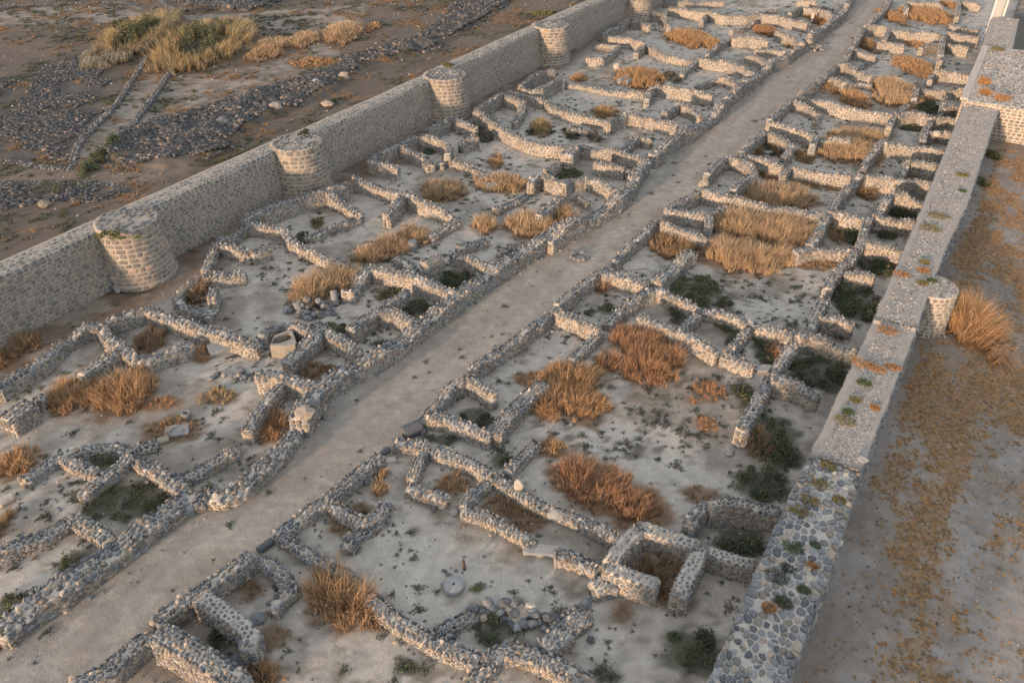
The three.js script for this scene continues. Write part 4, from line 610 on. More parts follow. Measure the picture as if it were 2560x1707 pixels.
const BOULDERS = [
['big rounded grey boulder beside the near room\'s wall end, bottom left',-13.11,-7.38,0,[0.5,0.42,0.6],1,0.3],
['flat blue-grey stone in the doorway between the near rooms',-13.75,-8.72,0,[0.45,0.2,0.4],2,0.2],
['upper of two blue-grey boulders at the descending wall\'s end',-4.07,-23.11,0,[0.4,0.3,0.42],2,0.4],
['lower of two blue-grey boulders at the descending wall\'s end',-4.19,-22.49,0,[0.34,0.22,0.28],2,1.1],
['largest pale blue slab-like stone of three, bottom centre',-5.79,-13.99,0,[0.34,0.24,0.4],2,0.2],
['small pale blue stone above the largest of three, bottom centre',-5.79,-14.24,0,[0.26,0.16,0.16],6,0.1],
['dark stone left of the pale blue slabs, bottom centre',-5.92,-13.73,0,[0.3,0.2,0.3],0,0.6],
['round grey stone beside the lying dark drum',-14.35,-17.7,0,[0.3,0.3,0.3],1,0],
['dark boulder at the foot of the toppled tan-reed drum',-23.31,-23.51,0,[0.5,0.28,0.36],0,0.2],
['huge lit boulder on the street wall at the slot\'s head',-18.02,-15.53,0.9,[0.7,0.42,0.7],4,0.3],
['pale boulder at the street wall\'s left end of the black-shaft room',-12.62,-43,0.55,[0.65,0.42,0.6],4,0.2],
['left lit boulder at the street wall\'s rubble heap',-15.2,-75.08,0.85,[0.6,0.42,0.6],4,0.5],
['right lit boulder at the street wall\'s rubble heap',-14.82,-76.17,0.85,[0.6,0.42,0.6],4,1.2],
['white rounded block left of the reeds with toppled drums',-27.41,-63.34,0,[0.55,0.5,0.5],5,0.2],
['dark hollow rock left of the toppled drums',-26.83,-60.66,0,[1.1,0.45,0.8],1,0.3],
['flat lit rock lying at the front of the little pen',-28.71,-62.57,0,[0.7,0.25,0.45],2,0.1],
['pale boulder on the yard floor near the top edge',-27.35,-89.15,0,[0.8,0.4,0.6],5,0.2],
['pale round stone in the far yard, top right of centre',-27.37,-89.14,0,[0.6,0.35,0.5],5,0.6],
['pale slab stone on the earth bank behind the tower wall',-36.75,-38.37,2.5,[0.95,0.35,0.6],4,0.1],
['small white stone on the floor of the lower weed cell',-14.18,-13.85,0,[0.14,0.1,0.12],5,0.2],
['pale small stone at the foot of the wall, bottom yard',-9.84,-10.14,0,[0.2,0.12,0.14],4,0.5],
['round dark stone standing in the street wall cell',-14.51,-14.62,0,[0.24,0.24,0.24],1,0.5],
['pale flat stone on the floor right of the reed cell wall',-12.93,-14.29,0,[0.36,0.1,0.26],4,0.3],
['small pale stone near the lit front wall\'s left end',-12.79,-14.66,0,[0.22,0.15,0.2],4,0.8],
['dark small stone at the long brown room\'s corner',-11.81,-14.79,0,[0.2,0.18,0.2],0,0.3],
['squared dark stone at the corner of the millstone court',-11.12,-15.05,0,[0.4,0.25,0.3],2,0.5],
['lone white stone on the cobble wall of the great court',-9.57,-16.55,0.65,[0.34,0.42,0.3],5,0.4],
['loose pale block lying on the long cobble wall, left of the square room',-7.96,-16.16,0.51,[0.5,0.42,0.28],6,0.3],
['pale block topping the rampart cell wall, upper right',-2.07,-57.86,0.8,[0.5,0.42,0.4],5,0.1],
['small brown rock on the path outside the tower wall',-38.72,-19.69,2.5,[0.6,0.4,0.5],3,0.3],
['red-tinted stone lying on the pit-room floor',-15.03,-6.29,0,[0.14,0.1,0.12],5,0.2],
['dark flat stone on the yard floor, lower left',-22.59,-8.39,0,[0.3,0.1,0.2],2,0.2],
['grey rock pair stone in the room below the rampart wall end',-5.13,-13.01,0,[0.24,0.18,0.22],0,0.2],
['pale tan boulder lying highest on the dark rubble embankment',-38.89,-35.91,2.5,[0.9,0.6,0.7],4,0.3],
['white stone at the near tip of the dark rubble embankment',-41.49,-25.89,2.5,[0.5,0.4,0.45],5,0.2],
['tan stone on the lower slope of the rubble embankment',-39.52,-26.03,2.5,[0.7,0.45,0.5],4,0.9],
['tan stone pair\'s right stone below the rubble embankment',-39.19,-26.48,2.5,[0.5,0.4,0.5],4,0.1],
['pale pinkish stone on the embankment\'s bright earth patch',-39.69,-28.17,2.5,[0.7,0.35,0.5],5,0.5],
['dark squat boulder in the middle of the rubble embankment',-39.79,-32.31,2.5,[0.9,0.6,0.7],1,0.4],
['grey boulder where the embankment meets the bank, right part',-39,-36.01,2.5,[0.9,0.6,0.8],2,0.2],
['tan boulder on the rubble strip near the flat rust grass',-39.45,-43.18,2.5,[0.8,0.6,0.6],4,0.7],
['grey lit boulder beside the tan one on the rubble strip',-40.02,-41.04,2.5,[0.7,0.6,0.6],6,0.1],
['pale white rock at the pebbled rampart\'s right edge corner',-0.01,-22.07,2.05,[0.36,0.2,0.3],6,0.5],
];
const DRUMS = [
['lying grey column drum with a lit round end before the orange reeds',-25.49,-59.61,-25.27,-60.9,0.24,2],
['second grey column drum lying half behind the first',-24.91,-59.65,-24.78,-60.41,0.2,2],
['dark basalt drum lying across the street doorway',-14.84,-17.11,-14.54,-17.82,0.27,0],
['pale column fragment lying at the left edge of the foreground yard',-24.37,-7.5,-24.31,-7.97,0.17,5],
['dark threshold beam lying in the near street doorway',-15.5,-10.49,-15.42,-11.02,0.13,0],
['dark threshold log beside the pale slab at the street doorway',-14.94,-15.96,-14.87,-16.32,0.11,0],
];
const STUMPS = [
['leaning grey column stump at the foot of the big tan reeds',-23.22,-23.02,0.17,0.7,0.42,2],
['short grey column stump standing by the long tan reeds',-23.2,-29.05,0.24,0.55,0.05,2],
];
const BLOCKS = [
['nearer grey squared block by the tan upright reeds',-23.61,-37.41,0.75,0.4,0.55,0.3,2],
['farther tan squared block by the tan upright reeds',-24.36,-37.42,0.6,0.3,0.5,0.5,4],
['tilted grey slab lying among brown weeds in the left yard',-22.33,-13.12,0.85,0.14,0.6,0.3,6],
['broken pale slab leaning near the dry grass in the left yard',-24.91,-17.62,0.95,0.3,0.7,0.5,6],
['pale stone chip beside the grey slab, left yard',-22.35,-12.51,0.4,0.15,0.3,0.5,4],
['long flat threshold slab in the millstone court\'s upper right side',-7.79,-15.07,1.3,0.24,0.38,-0.15,6],
['pale squared slab lying at the edge of the rubble room',-7.29,-12.66,0.55,0.2,0.45,0.6,4],
['pale slab before the doorway of the street wall cell',-14.54,-15.96,0.4,0.08,0.25,0.3,5],
['flat pale slab on the floor of the reed-tuft room',-12.68,-33.26,1.2,0.12,0.7,0.2,5],
['grey threshold slab right of the mortared front wall',-4.52,-28.1,0.9,0.2,0.4,-0.1,6],
['pale rectangular stone lying in the upper green-floored room',-11.24,-51.37,0.7,0.14,0.4,-0.5,6],
];
const PILES = [
['heap of dark tumbled stones above the trough room',-23.82,-21.9,1.0,0.7,46,0.3,0.6],
['spill of lit rubble across the upper street',-14.44,-77.38,1.1,0.5,40,0.3,0.45],
['loose stones heaped at the foot of the lane tower corner',-33.36,-18.31,1.3,0.35,26,0.3,0.3],
['row of tumbled pale blocks along the rubble room, bottom centre',-7.81,-12.57,1.0,0.35,26,0.3,0.3],
['right half of the tumbled block row, bottom centre',-6.65,-12.76,0.9,0.3,26,0.26,0.3],
['ring of stones laid around a small hole in the street',-15.44,-32.72,0.42,0.42,11,0.24,0],
['scattered basalt stones on the ground beside the trough ring',-23.07,-22.2,0.6,0.4,16,0.22,0.25],
['small cairn of stones beside the millstone',-9.9,-12.96,0.25,0.15,7,0.12,0.12],
['low rubble strip at the foot of the lit rampart bastion',1.04,-34.43,0.8,0.2,18,0.18,0.15],
['loose dark stones in the yard above the reed slot',-23,-16.59,1.0,0.4,18,0.22,0.1],
];
const TOPW = [
['ochre-green tuft at the edge where cobbles meet pebble paving',-0.9,-21.24,2.0,0.25,0.2,1],
['large olive tuft highest among the cobbled rampart stones',-0.95,-20.27,2.0,0.3,0.22,1],
['ochre tuft below the large olive tuft, on the cobbled rampart',-1.01,-19.44,2.0,0.28,0.2,1],
['small olive tuft near the right rim of the cobbled rampart',-0.28,-19.92,2.0,0.2,0.18,1],
['olive tuft near the left rim of the cobbled rampart',-1.2,-18.86,2.0,0.28,0.2,1],
['round bright green plant in mid cobbled rampart',-0.98,-17.31,2.0,0.28,0.25,0],
['two small green leaves right of the round plant on the rampart',-0.45,-17.78,2.0,0.15,0.12,0],
['big dark green sprawling plant low on the cobbled rampart',-1.09,-16.11,2.0,0.33,0.2,3],
['thin green tuft above the dark sprawling plant',-0.91,-16.53,2.0,0.2,0.15,3],
['dry yellow tuft at the right of the low cobbled rampart',-0.35,-16.94,2.0,0.16,0.2,2],
['dark green tuft lowest on the cobbled rampart',-0.72,-15.33,2.0,0.25,0.25,3],
['yellow tuft left of the lowest dark green tuft',-0.99,-14.97,2.0,0.2,0.22,2],
['small green tuft right of the lowest rampart tufts',-0.35,-16.03,2.0,0.18,0.14,0],
['left orange tuft of the trio across the pebble paving',-1.11,-27.5,2.05,0.35,0.15,2],
['middle orange tuft of the trio across the pebble paving',-0.54,-27.4,2.05,0.3,0.15,2],
['right orange tuft of the trio across the pebble paving',-0.03,-27.81,2.05,0.28,0.15,2],
['bright green rosette alone on the pebble paving',-0.76,-26.27,2.05,0.26,0.15,0],
['yellow-green tuft below the bright green rosette',-0.84,-25.11,2.05,0.2,0.14,1],
['little orange tuft at the right rim of the pebble paving',-0.17,-25,2.05,0.18,0.12,2],
['green rosette lower on the pebble paving',-0.93,-24.28,2.05,0.2,0.14,0],
['long yellow tuft lowest on the pebble paving',-0.93,-23.77,2.05,0.35,0.12,1],
['orange tuft line across the paving at the bastion',-0.68,-30.28,2.05,0.4,0.14,2],
['yellow-green tuft on the paving left of the bastion',-0.01,-34.84,2.05,0.25,0.2,1],
['green tuft on the bastion\'s neck',0.3,-35.32,2.05,0.2,0.15,0],
['yellow tuft above the bastion, nearer',-0.13,-36.04,2.05,0.28,0.18,2],
['yellow tuft above the bastion, farther',-0.24,-36.85,2.05,0.2,0.2,1],
['ochre tuft at the rampart\'s left rim above the bastion',-0.94,-35.24,2.05,0.35,0.14,2],
['pale tuft pair on the upper rampart paving',-0.49,-40.64,2.05,0.5,0.14,1],
['ochre streak of weeds above the pale tuft pair',-0.29,-42.31,2.05,0.5,0.14,1],
['yellow weeds high on the rampart paving',0.11,-48.41,2.05,0.35,0.14,1],
['green dot of weed high on the rampart paving',0.36,-46.16,2.05,0.2,0.12,0],
['upper tall orange tuft at the platform\'s left corner',-0.46,-65.96,2.33,0.4,0.6,2],
['lower tall orange tuft at the platform\'s left corner',-0.14,-63.45,2.33,0.4,0.5,2],
['orange tuft at the top of the lit platform wall',0.93,-62.79,2.33,0.5,0.45,2],
['yellow dry tuft on the far rampart end',-0.34,-76.13,2.33,0.5,0.2,1],
];
const POLY = {
rockA: [[-42.82,-26.44],[-44.76,-29.99],[-43.26,-33.48],[-42.57,-38.18],[-41.89,-43.4],[-42.74,-47.4],[-41.35,-54.31],[-44.54,-63.34],[-46.9,-70.77],[-42.59,-73.33],[-40.03,-60.26],[-38.7,-52.74],[-40.47,-46.44],[-38.39,-40.66],[-38.07,-35.24],[-38.33,-32.27],[-36.46,-29.68],[-37.33,-26.08],[-39.67,-24.94],[-41.25,-25.26]],
rockB: [[-59.59,-29.62],[-60.81,-37.14],[-60.25,-39.44],[-56.86,-37.15],[-53.21,-33.41],[-50.96,-32.45],[-47.2,-28.53],[-45.29,-25.81],[-42.36,-23.46],[-44.65,-22.98],[-46.92,-21.89]],
rockC: [[-43.43,-19.76],[-39.06,-22.58],[-36.61,-23.04],[-36.83,-21.84],[-41.21,-18.41]],
rockD: [[-71,-55.66],[-62.49,-60.72],[-59.74,-55.69],[-61.01,-53.9],[-65.92,-52.72]],
rockE: [[-52.4,-63.27],[-48.78,-66.92],[-49.49,-69.23],[-54.95,-65.99]],
sandA: [[-81.33,-42.87],[-71.93,-49.86],[-66.55,-48.27],[-67.71,-45.04],[-73.83,-40.49],[-75.65,-39.41]],
sandB: [[-65,-50.52],[-61.07,-52.85],[-55.24,-58.36],[-53.17,-62.45],[-48.36,-56.54],[-52.16,-51.27],[-63.29,-49.56]],
path: [[-55.98,-40.01],[-52.42,-38.89],[-48.47,-34.67],[-45.68,-30.72],[-42.95,-26.64],[-40.46,-24.47],[-41.21,-23.77],[-42.17,-23.7],[-44.48,-25.73],[-47.66,-30.2]],
track: [[-46.08,-21.38],[-41.58,-23.19],[-38.6,-24.6],[-38.29,-31.4],[-36.11,-26.08],[-36.91,-23.75],[-39.49,-22.9],[-44,-20.11]],
sandC: [[-50.47,-35.03],[-49.4,-38.94],[-46.77,-43.15],[-47.44,-49.62],[-41.22,-47.36],[-42.28,-36.5],[-43.26,-33.48],[-43.94,-30.47],[-44.47,-29.53]],
};
const SPECK = [[[-10.49,-33.77],[-8.55,-34.92],[-6.21,-37.38],[-4.11,-34.91],[-4.24,-31.58],[-6,-31.53],[-7.8,-31.79],[-10.18,-31.95]], [[-10.11,-24.96],[-7.59,-26.22],[-5.33,-27.2],[-4.49,-26.53],[-4.51,-23.18],[-5.67,-21.24],[-8.49,-19.57],[-11.28,-20.03]]];
const STREET_L = [[-4.36,-18.99],[-5.65,-18.98],[-6.87,-18.81],[-7.98,-18.7],[-9.19,-18.72],[-10.33,-18.71],[-11.18,-18.23],[-12.65,-17.49],[-14.19,-17.64],[-15.02,-17.91],[-15.87,-18.16],[-17.26,-18.53],[-18.79,-18.46],[-20.25,-18.06],[-21.07,-17.92],[-22.1,-17.89],[-23.1,-17.82],[-24.13,-17.77],[-25.53,-17.69],[-26.55,-17.69],[-28.13,-17.52],[-29.84,-17.34],[-31.3,-17.14],[-32.28,-16.74],[-33.11,-16.65],[-35.67,-16.17],[-37.02,-15.91],[-38.43,-15.65],[-39.71,-15.67],[-41.07,-15.88],[-42.9,-16.29],[-44.23,-16.36],[-45.22,-16.37],[-47.75,-16.37],[-49.56,-16.24],[-51.38,-15.96],[-53.37,-15.81],[-55.61,-15.71],[-57.79,-15.94],[-62.81,-15.97],[-64.77,-15.73],[-68.64,-15.75],[-71.29,-15.21],[-74.42,-15],[-77.83,-14.66],[-80.23,-14.78],[-83.22,-14.64],[-86.71,-14.57],[-91.13,-14.58],[-96.47,-15.08],[-100.58,-15.52]];
const STREET_R = [[-4.43,-16.28],[-5.24,-15.91],[-6.13,-15.89],[-7.28,-15.98],[-8.26,-15.76],[-9.46,-15.56],[-11.16,-15.56],[-12.58,-15.33],[-13.75,-15.11],[-15.02,-15.06],[-17.92,-14.72],[-19.15,-14.85],[-20.11,-14.91],[-21.34,-14.84],[-23.01,-14.5],[-24.3,-14.29],[-25.61,-14.14],[-26.64,-14.13],[-28.48,-13.97],[-29.82,-13.86],[-30.99,-13.71],[-32.31,-13.59],[-33.22,-13.59],[-34.53,-13.59],[-35.99,-13.45],[-37.38,-13.53],[-38.69,-13.43],[-40.45,-13.06],[-41.82,-12.74],[-48.51,-12.41],[-49.85,-12.39],[-51.68,-12.34],[-52.95,-12.21],[-55.03,-12.5],[-56.7,-12.44],[-58.51,-12.51],[-60.36,-12.46],[-71.7,-11.2],[-74.63,-11.34],[-77.8,-11.62],[-81.26,-11.79],[-84.28,-12.04],[-86.94,-11.9],[-89.64,-11.84],[-94.15,-11.77],[-98,-12.05],[-101.26,-12.3]];
const LANE_X = [[-10.82,-30.09],[-11.83,-30.2],[-12.64,-30.23],[-13.54,-30.58],[-14.88,-30.97],[-15.79,-30.58],[-16.95,-30.06],[-21.62,-30.62],[-22.47,-31.11],[-23.35,-31.77],[-24.37,-31.94],[-25.71,-32.09],[-26.67,-32.64],[-28.43,-31.88],[-29.57,-31.59],[-30.62,-29.64],[-32.1,-30.55],[-35.75,-30.66],[-36.83,-31.99],[-38.04,-29.35],[-41.76,-31.76],[-43.29,-31.74],[-44.53,-31.58],[-46.44,-30.96],[-48.33,-31.11],[-50.31,-31.18],[-52.88,-31.08],[-55.41,-31.48],[-57.02,-31.28],[-57.86,-30.76],[-70.12,-32.28],[-72.42,-32.39],[-74.95,-32.44],[-76.57,-32.65]];
const RAMP_L = [[-11.34,-1.75],[-12.16,-1.64],[-16.99,-1.63],[-21.36,-1.54],[-30.03,-1.31],[-43.68,-1.18],[-61.23,-1.15],[-77,-1.5],[-88,-1.7]];
const RAMP_R = [[-12.31,-0.06],[-13.11,0.02],[-17.9,0.11],[-21.88,0.08],[-30.53,0.31],[-39.13,0.44],[-44.72,0.79],[-62.31,0.96],[-88.38,0.5]];
const TOWERS = [
['nearest round tower of the left wall, grey top with yellow-green bushes',-33.2,-20.25,1.42,1.66,2.98],
['second round tower from the front, dry tufts on top',-33.2,-31.75,1.45,1.7,2.98],
['third round tower from the front, wide cracked base',-33.2,-46.65,1.5,1.72,2.98],
['fourth round tower from the front, tall and evenly coursed in warm light',-33.2,-62.25,1.55,1.72,3.1],
['fifth round tower, cut by the top edge of the picture',-33.2,-80.0,1.7,2.0,3.1],
];
const CURTAINS = [
['shadowed stretch of the tower wall running out of the left edge',2,-20,2.8,1.3],
['stretch of the tower wall between the first and second towers',-20,-31.75,2.8,1.3],
['stretch of the tower wall between the second and third towers',-31.75,-46.65,2.8,1.2],
['stretch of the tower wall between the third and fourth towers, with a raised parapet',-46.65,-62.4,2.95,1.2],
['far stretch of the tower wall between the fourth and fifth towers',-62.4,-80,3.0,1.2],
['farthest stretch of the tower wall beyond the fifth tower',-80,-112,3.0,1.2],
];
const BASTION = [0.38,-34.92,1.04,1.04];
const TROUGH_C = [-22.42,-19.08], TROUGH_OUT = [[-0.22,0.67],[-0.59,0.06],[-0.37,-0.58],[-0.22,-0.6],[0.52,-0.04],[0.6,0.1],[0.28,0.4]], TROUGH_IN = [[-0.28,0.59],[-0.49,0.17],[-0.25,-0.41],[-0.02,-0.37],[0.17,-0.12],[0.15,0.02],[0.03,0.33]];
const MILL = [-9.48,-12.54];
const POST = [-9.58,-13.27];
const RINGB = [-22.68,-13.88];
const MPOST = [-17.13,-87.26];
const GATE = [[-1.7,-89.6],[-0.86,-90.2],[-1.07,-101]];

const CW = [Math.cos(30.7 * Math.PI / 180), -Math.sin(30.7 * Math.PI / 180)], CF = [-Math.sin(30.7 * Math.PI / 180), -Math.cos(30.7 * Math.PI / 180)]; // axes of the plants' elliptical footprints
const inEll = (e, x, z, k = 1) => { const dx = x - e[0], dz = z - e[1], a = (dx * CW[0] + dz * CW[1]) / (e[2] * k), b = (dx * CF[0] + dz * CF[1]) / (e[3] * k); return a * a + b * b; };
const CURTAIN_X = -33.45, TERRACE = 2.5;
const rampL = z => lerpTable(RAMP_L, z), rampR = z => lerpTable(RAMP_R, z), streetL = z => lerpTable(STREET_L, z), streetR = z => lerpTable(STREET_R, z), laneX = z => lerpTable(LANE_X, z);
function groundY(x, z) {
  let y = .05 * fbm(x * .35, z * .35, 2, 3) + .018 * n2(x * 2.2, z * 2.2, 5);
  if (x < -33.95) { const d = -33.95 - x; y += TERRACE + .25 * fbm(x * .12, z * .12, 9, 3) * smooth(1, 8, d) - .12 * smooth(0, 1.2, 1.2 - d); for (const k of ['rockA', 'rockD', 'rockE']) if (inPoly(POLY[k], x, z)) y += .22 + .2 * n2(x * .8, z * .8, 4); }
  else if (x > .2 && z < -77) y -= .5 * smooth(.2, 2, x);
  return y;
}
// ---------------------------------------------------------------- ground: one sheet, soil colours by zone
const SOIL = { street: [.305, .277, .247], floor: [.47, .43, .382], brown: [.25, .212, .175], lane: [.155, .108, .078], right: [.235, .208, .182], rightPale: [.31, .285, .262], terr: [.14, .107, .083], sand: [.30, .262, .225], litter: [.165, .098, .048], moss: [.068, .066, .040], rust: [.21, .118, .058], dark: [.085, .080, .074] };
const PATCHES = [];
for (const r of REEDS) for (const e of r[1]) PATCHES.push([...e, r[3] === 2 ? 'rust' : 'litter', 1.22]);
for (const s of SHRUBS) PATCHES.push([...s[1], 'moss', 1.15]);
const dryBand = (x, z) => { const rr = x - rampR(z), t = smooth(-24, -21, z), mid = 1 - .9 * smooth(.3, 1.9, Math.abs(x - 2.75 - .5 * n2(z * .35, 3, 91))), wide = smooth(.25, .8, rr) * (1 - .8 * smooth(2.9, 3.5, x) * smooth(-30, -26, z)); return (wide * (1 - t) + mid * t) * .85 - .1 * smooth(-20, -14, z); };
function soil(x, z) {
  const a = fbm(x * .22, z * .22, 1), b = fbm(x * .9, z * .9, 3), c = fbm(x * 2.6, z * 2.6, 6, 3); let k;
  if (x < -33.9) {
    k = mix3(SOIL.terr, [.11, .085, .062], smooth(-.1, .25, a + b * .4));
    for (const s of ['sandA', 'sandB', 'sandC', 'path']) if (inPoly(POLY[s], x + b * 1.2, z + a * 1.2)) k = mix3(k, SOIL.sand, .35 + .55 * smooth(-.12, .12, b + .6 * c));
    if (inPoly(POLY.track, x + b * .6, z + a * .6)) k = mix3(k, [.215, .165, .128], .75);
    for (const s of ['rockA', 'rockB', 'rockC', 'rockD', 'rockE']) if (inPoly(POLY[s], x + b * 1.5, z + a * 1.5)) k = mix3(k, SOIL.dark, s === 'rockC' ? .4 : .65);
    k = mix3(k, SOIL.rust, .7 * smooth(.1, .3, fbm(x * .35, z * .35, 14) + c * .3)); k = mix3(k, SOIL.moss, .7 * smooth(.16, .3, fbm(x * .4, z * .4, 17) + c * .25));
  } else if (x > rampR(z) - .6) {
    k = mix3(SOIL.right, SOIL.rightPale, .85 * smooth(.02, .22, a + b * .5)); k = mix3(k, [.285, .175, .085], .6 * smooth(.35, 1.0, dryBand(x, z) + 2.3 * fbm(x * .7, z * .45, 20) + 1.1 * c + .5 * n2(x * 6, z * 6, 23)));
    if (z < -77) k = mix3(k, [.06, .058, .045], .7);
  } else {
    const dl = x - streetL(z), dr = streetR(z) - x, inStreet = Math.min(dl, dr) + b * .3;
    k = mix3(SOIL.floor, SOIL.brown, .85 * smooth(.0, .32, a + b * .6 + c * .35)); k = mix3(k, [.27, .25, .22], .7 * smooth(.08, .3, n2(x * 1.7, z * 1.7, 62) * .5 + c * .9)); k = mix3(k, [.155, .13, .095], .6 * smooth(.2, .36, b + c * .8));
    k = mix3(k, SOIL.street, smooth(-.3, .3, inStreet));
    const ln = laneX(z) - x; k = mix3(k, mix3(SOIL.lane, SOIL.brown, smooth(-.1, .2, b)), smooth(-1.2, .8, ln + b * 1.6));
    if (inStreet > 0) { k = mix3(k, [.40, .365, .32], .55 * smooth(-.05, .3, n2(x * 1.5, z * .16, 71) + c * .6)); k = mix3(k, [.235, .20, .165], .5 * smooth(.05, .35, b + c * .7 + .25 * n2(x * 3, z * .4, 73))); }
  }
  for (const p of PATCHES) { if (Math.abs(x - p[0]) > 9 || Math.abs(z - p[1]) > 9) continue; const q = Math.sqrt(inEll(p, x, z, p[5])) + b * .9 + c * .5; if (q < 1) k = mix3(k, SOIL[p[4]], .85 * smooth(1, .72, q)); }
  for (const p of SPECK) if (inPoly(p, x, z)) k = mix3(k, [.11, .092, .068], .8 * smooth(.16, .24, fbm(x * 1.6, z * 1.6, 30, 3)));
  const g = 1 + c * .28; return [k[0] * g, k[1] * g, k[2] * g];
}
{
  const axis = (list) => { const a = []; for (const [from, to, step] of list) for (let v = from; v < to - 1e-6; v += step) a.push(v); a.push(list[list.length - 1][1]); return a; };
  const xs = axis([[-900, -300, 100], [-300, -100, 20], [-100, -60, .8], [-60, -36, .4], [-36, -33.95, .25], [-33.95, -33.8, .15], [-33.8, 7, .19], [7, 30, 1.5], [30, 200, 20], [200, 900, 100]]), zs = axis([[-1500, -400, 100], [-400, -125, 12], [-125, -85, .7], [-85, -60, .35], [-60, -2, .2], [-2, 10, 1], [10, 100, 10], [100, 500, 100]]);
  const pos = [], uv = [], col = [], idx = [], nx = xs.length;
  for (const z of zs) for (const x of xs) { const far = x < -110 || x > 30 || z < -130 || z > 20; pos.push(x, far ? (x < -34 ? TERRACE : 0) : groundY(x, z), z); uv.push(x / 2.3, z / 2.3); col.push(...(far ? SOIL.terr : soil(x, z))); }
  for (let j = 0; j < zs.length - 1; j++) for (let i = 0; i < nx - 1; i++) { const a = j * nx + i; idx.push(a, a + nx, a + 1, a + 1, a + nx, a + nx + 1); }
  const g = new THREE.BufferGeometry(); g.setAttribute('position', new THREE.Float32BufferAttribute(pos, 3)); g.setAttribute('uv', new THREE.Float32BufferAttribute(uv, 2)); g.setAttribute('color', new THREE.Float32BufferAttribute(col, 3)); g.setIndex(idx); g.computeVertexNormals();
  part('ground', g, std(1, 1, 1, { map: groundMap, bumpMap: groundBump, bumpScale: .03, vertexColors: true }), scene, 'structure');
}
// ---------------------------------------------------------------- the tower wall on the left and its round towers
const tint = (t, a, b) => { const k = rnd(a, b); return t.map(v => v * k); };
const unit = v => { const q = Math.hypot(...v); return v.map(e => e / q); };
function topTone() { const r = R(); return r < .3 ? 4 : r < .7 ? 6 : r < .85 ? 7 : 3; }
function faceTone() { const r = R(); return r < .2 ? 0 : r < .42 ? 1 : r < .58 ? 2 : r < .76 ? 3 : r < .95 ? 4 : 5; }
function curtain(label, z1, z2, h, thick, drop = 0) {
  const zc = (z1 + z2) / 2, root = thing('curtain_wall', label, 'fortress wall', 'stretches of the long tower wall', CURTAIN_X, 0, zc), L = z1 - z2, n = Math.ceil(L / .5), bat = .32, S = [];
  const xf = (y, s) => bat * (1 - y / h) + .03 * n2(s * .5, y * 1.1, 40), top = s => h + .05 * n2(s * .35, zc, 41) - drop;
  const pos = [], uv = [], idx = [], rows = 7;
  for (let i = 0; i <= n; i++) { const s = -L / 2 + L * i / n, t = top(s); for (let j = 0; j < rows; j++) { const y = -.2 + (t + .2) * j / (rows - 1); pos.push(xf(y, s), y, s); uv.push(s / 1.6, y / 1.6); } pos.push(-thick, t + .02, s, -thick - .02, 1.6, s); uv.push(s / 1.6, (t + thick) / 1.6, s / 1.6, (t + thick + 1) / 1.6); }
  const m = rows + 2; for (let i = 0; i < n; i++) for (let j = 0; j < m - 1; j++) { const a = i * m + j, b = a + m; idx.push(a, a + 1, b, b, a + 1, b + 1); }
  for (const e of [0, n]) for (let j = 1; j < m - 1; j++) { const a = e * m; e ? idx.push(a, a + j, a + j + 1) : idx.push(a, a + j + 1, a + j); }
  const g = new THREE.BufferGeometry(); g.setAttribute('position', new THREE.Float32BufferAttribute(pos, 3)); g.setAttribute('uv', new THREE.Float32BufferAttribute(uv, 2)); g.setIndex(idx); g.computeVertexNormals(); part('mortar_core', g, wallMortar, root);
  for (const c of mosaic(-L / 2, L / 2, .0, h + .05, .31, .158, .10)) { const e = Math.sqrt(c.A); if (c.v > top(c.u) - .06) continue; const Z = unit([1, bat / h, 0]), X = [0, 0, -1], Y = unit([-bat / h, 1, 0]); S.push({ poly: c.poly.map(q => [-q[0], q[1]]).reverse(), p: [xf(c.v, c.u) - .005, c.v, c.u], x: X, y: Y, z: Z, s: [e, e, rnd(.015, .04)], gap: rnd(.006, .02), m: faceTone() }); }
  for (const c of mosaic(-L / 2, L / 2, -.02, thick - .1, .27, .25, .34)) { const e = Math.sqrt(c.A); if (R() < .04) continue; S.push({ poly: c.poly, p: [.03 - c.v, top(c.u) - .03, c.u], x: [0, 0, 1], y: [-1, 0, 0], z: [0, 1, 0], s: [e, e, rnd(.05, .11)], gap: rnd(.012, .04), m: topTone() }); }
  for (const q of S) if (q.z[1] === 1) { q.x = [0, 0, 1]; q.y = [1, 0, 0]; q.poly = q.poly.map(e => [e[0], -e[1]]).reverse(); }
  for (const s of S) { const [a, b, c] = s.x, [d, e, f] = s.y, cx = b * f - c * e, cy = c * d - a * f, cz = a * e - b * d; if (cx * s.z[0] + cy * s.z[1] + cz * s.z[2] < 0 && !s.poly) s.x = s.x.map(q => -q); }
  layStones(root, S, faceMats, FACE, 300, 9);
}
